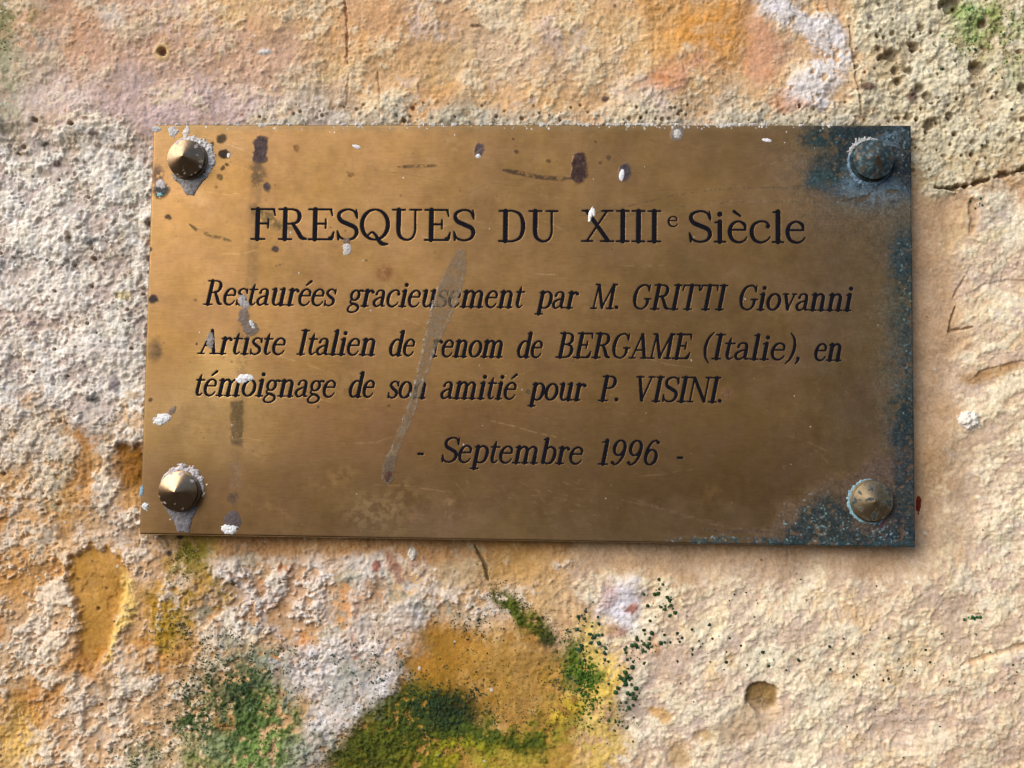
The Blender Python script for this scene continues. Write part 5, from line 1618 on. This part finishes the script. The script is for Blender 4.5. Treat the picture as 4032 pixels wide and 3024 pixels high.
def crust_ring(root, u, v, r, fn_amount, rgb, seed, hmax=1.4, drip=None, label=None, name='crust'):
    """Irregular crust round a screw; fn_amount(angle) 0..1 with angle 0 = right, 90 = up."""
    R = r * 2.1

    def fn(a, b):
        du, dv = a - u, -(b - v)
        q = np.hypot(du, dv); th = np.degrees(np.arctan2(dv, du)) % 360
        am = fn_amount(th)
        rag = ragged(a, b, 14, 1, seed) + 0.5 * ragged(a, b, 6, 1, seed + 4)
        w = r * (0.13 if 'copper' in name else 0.20) * am * (1 + rag * 1.5)
        e = (w - np.abs(q - r * 1.12) * np.where(q < r * 1.12, 0.4, 1.0)) / (r * 0.3)
        if drip is not None:
            e2 = -poly_sdf(a + ragged(a, b, 12, 5, seed + 7), b + ragged(a, b, 12, 5, seed + 8), drip) / (r * 0.3)
            e = np.maximum(e, np.where(q > r * 0.9, e2, -1))
        e = np.where(am <= 0.01, np.minimum(e, -0.01) if drip is None else e, e)
        h = hmax * np.sqrt(np.clip(e, 0, 1)) * (0.6 + 0.6 * np.clip(rag + 0.5, 0, 1)) + 0.05
        c = lin(*rgb) * (1 + 0.45 * ragged(a, b, 8, 1, seed + 11)[..., None])
        return e.astype(F32), h.astype(F32), np.clip(c, 0.01, 0.8)
    o = patch(name, M_CRUST, u - R, u + R, v - R, v + R * 1.25, fn, plaque, step=0.9, label=label)
    if o is not None:
        o.parent = root
        o.location = (-root.location[0], 0, -root.location[2])
    return o


def bump_ang(centre, half):
    return lambda th: np.clip(1.25 - np.abs((th - centre + 180) % 360 - 180) / half, 0, 1)


sA, *_ = screw(408, 347, 41, 3.2, 3.5, 'clean bronze cone screw at the upper left, ringed with white lime', BRONZE, 1.0, 0.24, 0, 1)
crust_ring(sA, 408, 347, 43, bump_ang(35, 80), (206, 200, 196), 601, 0.9)
crust_ring(sA, 408, 347, 42, bump_ang(270, 45), (140, 134, 132), 621, 0.9, drip=[(372, 383), (450, 380), (428, 405), (418, 422), (402, 422), (392, 404)])
sB, *_ = screw(391, 1061, 42, 3.2, 3.5, 'clean bronze cone screw at the lower left with grey dribble below', BRONZE, 1.0, 0.24, 0, 2)
crust_ring(sB, 391, 1061, 43, bump_ang(75, 65), (196, 186, 184), 641, 0.9)
crust_ring(sB, 391, 1061, 42, bump_ang(265, 40), (122, 116, 118), 661, 0.9, drip=[(356, 1096), (428, 1094), (414, 1124), (408, 1149), (384, 1150), (376, 1126)])
sC, *_ = screw(1881, 349, 43, 3.0, 4.4, 'blue green corroded cone screw at the upper right', (0.13, 0.09, 0.06), 0.6, 0.5, 1.0, 3)
crust_ring(sC, 1881, 349, 43, bump_ang(240, 80), (104, 128, 146), 681, 0.9, name='copper_crust')
crust_ring(sC, 1881, 349, 42, bump_ang(120, 55), (168, 166, 164), 691, 0.7)
sD, *_ = screw(1882, 1082, 42, 1.6, 2.6, 'dull bronze cone screw at the lower right with pale blue rim', (0.26, 0.19, 0.11), 0.95, 0.42, 0.36, 4)
crust_ring(sD, 1882, 1082, 42, bump_ang(190, 85), (126, 160, 170), 701, 0.5, name='copper_crust')
crust_ring(sD, 1882, 1082, 41, bump_ang(285, 40), (104, 134, 148), 711, 0.7, name='copper_crust')

# ------------------------------------------------------------------ things stuck to the wall
def wall_lump(name, cx, cy, rx, ry, rgb, h, seed, label, cat, mat, deg=0, rag=0.35, facets=9.0):
    R = max(rx, ry) * 1.5 + 4
    g = float(np.mean(wall_h(*unproject(np.array([cx]), np.array([cy]), BASE_Y))))

    def fn(u, v):
        e = 1 - ell(u, v, cx, cy, rx, ry, deg) + ragged(u, v, 12, rag, seed)
        f, i = worley(u, v, facets, seed)
        hh = h * (np.sqrt(np.clip(e, 0, 1)) * 0.8 + (1 - f) * 0.45 * np.clip(e * 3, 0, 1))
        return e, hh, lin(*rgb)
    o = patch(name, mat, cx - R, cx + R, cy - R, cy + R, fn, None, step=0.9, ground=g)
    tag(o, label, cat)
    return o


wall_lump('plaster_crumb', 2093, 908, 24, 20, (226, 216, 204), 2.2, 3, 'white knobbly plaster crumb stuck to the wall right of the plaque', 'plaster crumb', M_LUMP, 15)
wall_lump('plaster_crumb', 891, 1196, 10, 12, (222, 212, 196), 0.9, 7, 'small white plaster crumb on the wall just below the plaque', 'plaster crumb', M_LUMP, 0, 0.5)
wall_lump('wax_drip', 1984, 1090, 5.5, 21, (120, 34, 12), 0.4, 11, 'dark red wax drip on the wall beside the lower right screw', 'wax drip', M_LUMP, 0, 0.5, 14)

# ------------------------------------------------------------------ algae: thousands of granules, one mass
ico_v = []
phi = (1 + 5 ** 0.5) / 2
for a in (-1, 1):
    for b in (-phi, phi):
        ico_v += [(0, a, b), (a, b, 0), (b, 0, a)]
ico_v = np.array(ico_v, float) / math.hypot(1, phi)
ico_f = []
for i in range(12):
    for j in range(i + 1, 12):
        for k in range(j + 1, 12):
            if all(abs(np.linalg.norm(ico_v[p] - ico_v[q]) - 1.0515) < 0.02 for p, q in ((i, j), (j, k), (i, k))):
                n = np.cross(ico_v[j] - ico_v[i], ico_v[k] - ico_v[i])
                ico_f.append((i, j, k) if n @ ico_v[i] > 0 else (i, k, j))
ico_f = np.array(ico_f)
arng = np.random.RandomState(21)
pts = []


def grow(n, cx, cy, sx, sy, r0, r1, rgb, deg=0, thr=0.0, clump=26, seed=0):
    n = int(n * 1.9) if n > 100 else n
    m = n * 4
    a = arng.normal(0, 1, m) * sx; b = arng.normal(0, 1, m) * sy
    t = math.radians(deg)
    u = cx + a * math.cos(t) - b * math.sin(t); v = cy + a * math.sin(t) + b * math.cos(t)
    ok = fbm(u.astype(F32), v.astype(F32), clump, 3, 0.6, 800 + seed) > thr
    u, v = u[ok][:n], v[ok][:n]
    for p, q in zip(u, v):
        s = arng.uniform(0, 1) ** 2 * (1.5 if p > 1240 else 0.8)
        pts.append((p, q, r0 + (r1 - r0) * s, lin(*rgb) * arng.uniform(0.6, 1.5) * np.array([arng.uniform(0.85, 1.2), 1, arng.uniform(0.8, 1.15)])))


G1, G2, G3, G4 = (56, 72, 20), (34, 58, 36), (74, 98, 46), (92, 112, 26)
grow(1100, 900, 1560, 90, 40, 0.7, 2.2, G1, -22, 0.02, seed=1)
grow(600, 950, 1535, 55, 32, 0.8, 2.6, G2, 0, 0.0, seed=2)
grow(500, 780, 1630, 60, 36, 0.7, 2.0, (62, 66, 14), -25, 0.0, seed=3)
grow(420, 1120, 1575, 80, 22, 0.6, 2.0, (74, 84, 20), -12, 0.04, seed=4)
grow(240, 1085, 1600, 160, 30, 0.6, 1.8, G1, -12, 0.1, seed=5)
grow(420, 1250, 1455, 20, 46, 0.7, 2.3, (56, 92, 14), -18, -0.05, seed=6)
grow(160, 1225, 1470, 34, 26, 0.7, 2.2, G2, 0, 0.08, seed=7)
grow(360, 1130, 1320, 50, 15, 0.6, 2.0, (54, 64, 12), 34, -0.05, seed=8)
grow(60, 1175, 1362, 14, 12, 0.6, 2.2, (24, 44, 22), 40, -0.1, seed=9)
grow(520, 480, 1490, 60, 34, 0.8, 2.6, (40, 66, 40), 0, 0.08, seed=10)
grow(700, 560, 1560, 70, 60, 0.7, 2.2, G3, 0, 0.06, seed=11)
grow(360, 420, 1560, 40, 36, 0.7, 2.4, (50, 82, 40), 0, 0.04, seed=12)
grow(300, 310, 1635, 44, 30, 0.7, 2.2, (66, 92, 54), 0, 0.06, seed=13)
grow(260, 560, 1420, 80, 26, 0.7, 2.3, (58, 80, 62), 0, 0.12, seed=14)
grow(160, 430, 1370, 50, 20, 0.7, 2.2, (44, 62, 36), 0, 0.12, seed=15)
grow(130, 800, 1440, 50, 40, 0.8, 2.6, (44, 72, 56), 0, 0.14, seed=16)
grow(150, 760, 1640, 70, 34, 0.8, 2.2, (52, 70, 40), 0, 0.08, seed=17)
grow(260, 402, 1205, 22, 30, 0.6, 2.0, (74, 80, 16), 0, -0.02, seed=18)
grow(120, 372, 1340, 26, 22, 0.6, 1.8, (92, 96, 18), 0, 0.0, seed=19)
grow(90, 1010, 1345, 38, 26, 0.9, 2.6, (30, 58, 38), 0, 0.1, seed=20)
grow(60, 1030, 1375, 28, 20, 0.9, 2.6, (34, 54, 34), 0, 0.1, seed=21)
grow(60, 1265, 1360, 22, 26, 1.4, 4.2, (40, 72, 56), 0, 0.02, seed=22)
grow(40, 1430, 1300, 16, 22, 1.2, 4.0, (34, 66, 28), 0, 0.02, seed=23)
grow(40, 1395, 1385, 20, 20, 1.2, 4.0, (36, 66, 30), 0, 0.0, seed=24)
grow(44, 1350, 1485, 14, 20, 1.4, 4.4, (34, 70, 34), 0, -0.1, seed=25)
grow(20, 1335, 1555, 12, 18, 0.9, 2.8, (50, 96, 44), 0, -0.1, seed=26)
grow(40, 1330, 1420, 40, 14, 1.0, 3.4, (34, 64, 34), 0, 0.0, seed=27)
grow(44, 1490, 1390, 70, 18, 0.9, 3.0, (24, 44, 26), 8, 0.0, seed=28)
grow(14, 1680, 1430, 80, 12, 0.9, 3.2, (24, 48, 28), 0, -0.1, seed=29)
grow(36, 1900, 1440, 90, 40, 0.7, 2.6, (26, 44, 26), 0, 0.0, seed=30)
grow(24, 2060, 1400, 60, 40, 0.6, 2.0, (26, 48, 28), 0, 0.0, seed=31)
grow(16, 2106, 1332, 12, 8, 1.2, 3.4, (34, 92, 44), 0, -0.2, seed=32)
grow(26, 1680, 1300, 90, 40, 0.6, 1.9, (38, 36, 20), 0, 0.0, seed=33)
grow(24, 1900, 1560, 80, 50, 0.7, 2.2, (34, 56, 36), 0, 0.0, seed=34)
grow(26, 1080, 1440, 70, 40, 0.7, 2.0, (60, 64, 26), 0, 0.06, seed=35)
grow(260, 1060, 1460, 90, 50, 0.5, 1.4, (92, 84, 26), 0, 0.06, seed=36)
grow(180, 2120, 75, 46, 36, 0.6, 2.0, (84, 122, 56), 0, 0.06, seed=37)
grow(30, 2085, 30, 14, 10, 0.7, 2.2, (72, 130, 54), 0, 0.0, seed=38)
grow(26, 2170, 210, 60, 60, 0.8, 3.2, (34, 60, 36), 0, 0.1, seed=39)
grow(8, 2120, 440, 10, 8, 1.0, 2.8, (26, 58, 40), 0, -0.2, seed=40)
grow(120, 15, 70, 20, 44, 0.6, 2.0, (84, 90, 40), 0, 0.04, seed=41)
grow(30, 140, 1060, 26, 40, 0.7, 2.0, (84, 104, 72), 0, 0.04, seed=42)
grow(26, 2150, 1250, 60, 150, 0.5, 1.6, (30, 34, 20), 0, 0.0, seed=43)
grow(26, 1045, 1235, 14, 26, 0.6, 2.0, (54, 58, 26), 0, -0.1, seed=44)
grow(40, 150, 900, 120, 120, 0.5, 1.3, (40, 34, 30), 0, 0.1, seed=45)
P4 = np.array([(p[0], p[1], p[2]) for p in pts])
CC = np.array([p[3] for p in pts])
x, z = unproject(P4[:, 0], P4[:, 1], BASE_Y + 2.0)
inside = (np.abs(x) < PW / 2 + 0.5) & (np.abs(z) < PH / 2 + 0.5)
x, z, P4, CC = x[~inside], z[~inside], P4[~inside], CC[~inside]
y = BASE_Y - wall_h(x, z)
rad = P4[:, 2] * SCL / FPX * 400.0
n = len(x)
jit = arng.uniform(0.75, 1.3, (n, 12, 1))
co = (ico_v[None] * jit * rad[:, None, None] * np.array([1, 0.7, 1])) + np.stack([x, y - rad * 0.15, z], -1)[:, None, :]
faces = (ico_f[None] + (np.arange(n) * 12)[:, None, None]).reshape(-1, 3)
algae = make_mesh('algae', co.reshape(-1, 3), faces, M_ALGAE, colors=np.repeat(CC, 12, 0))
tag(algae, 'dark green algae growing in grainy patches on the damp stone below the plaque', 'algae', kind='stuff')
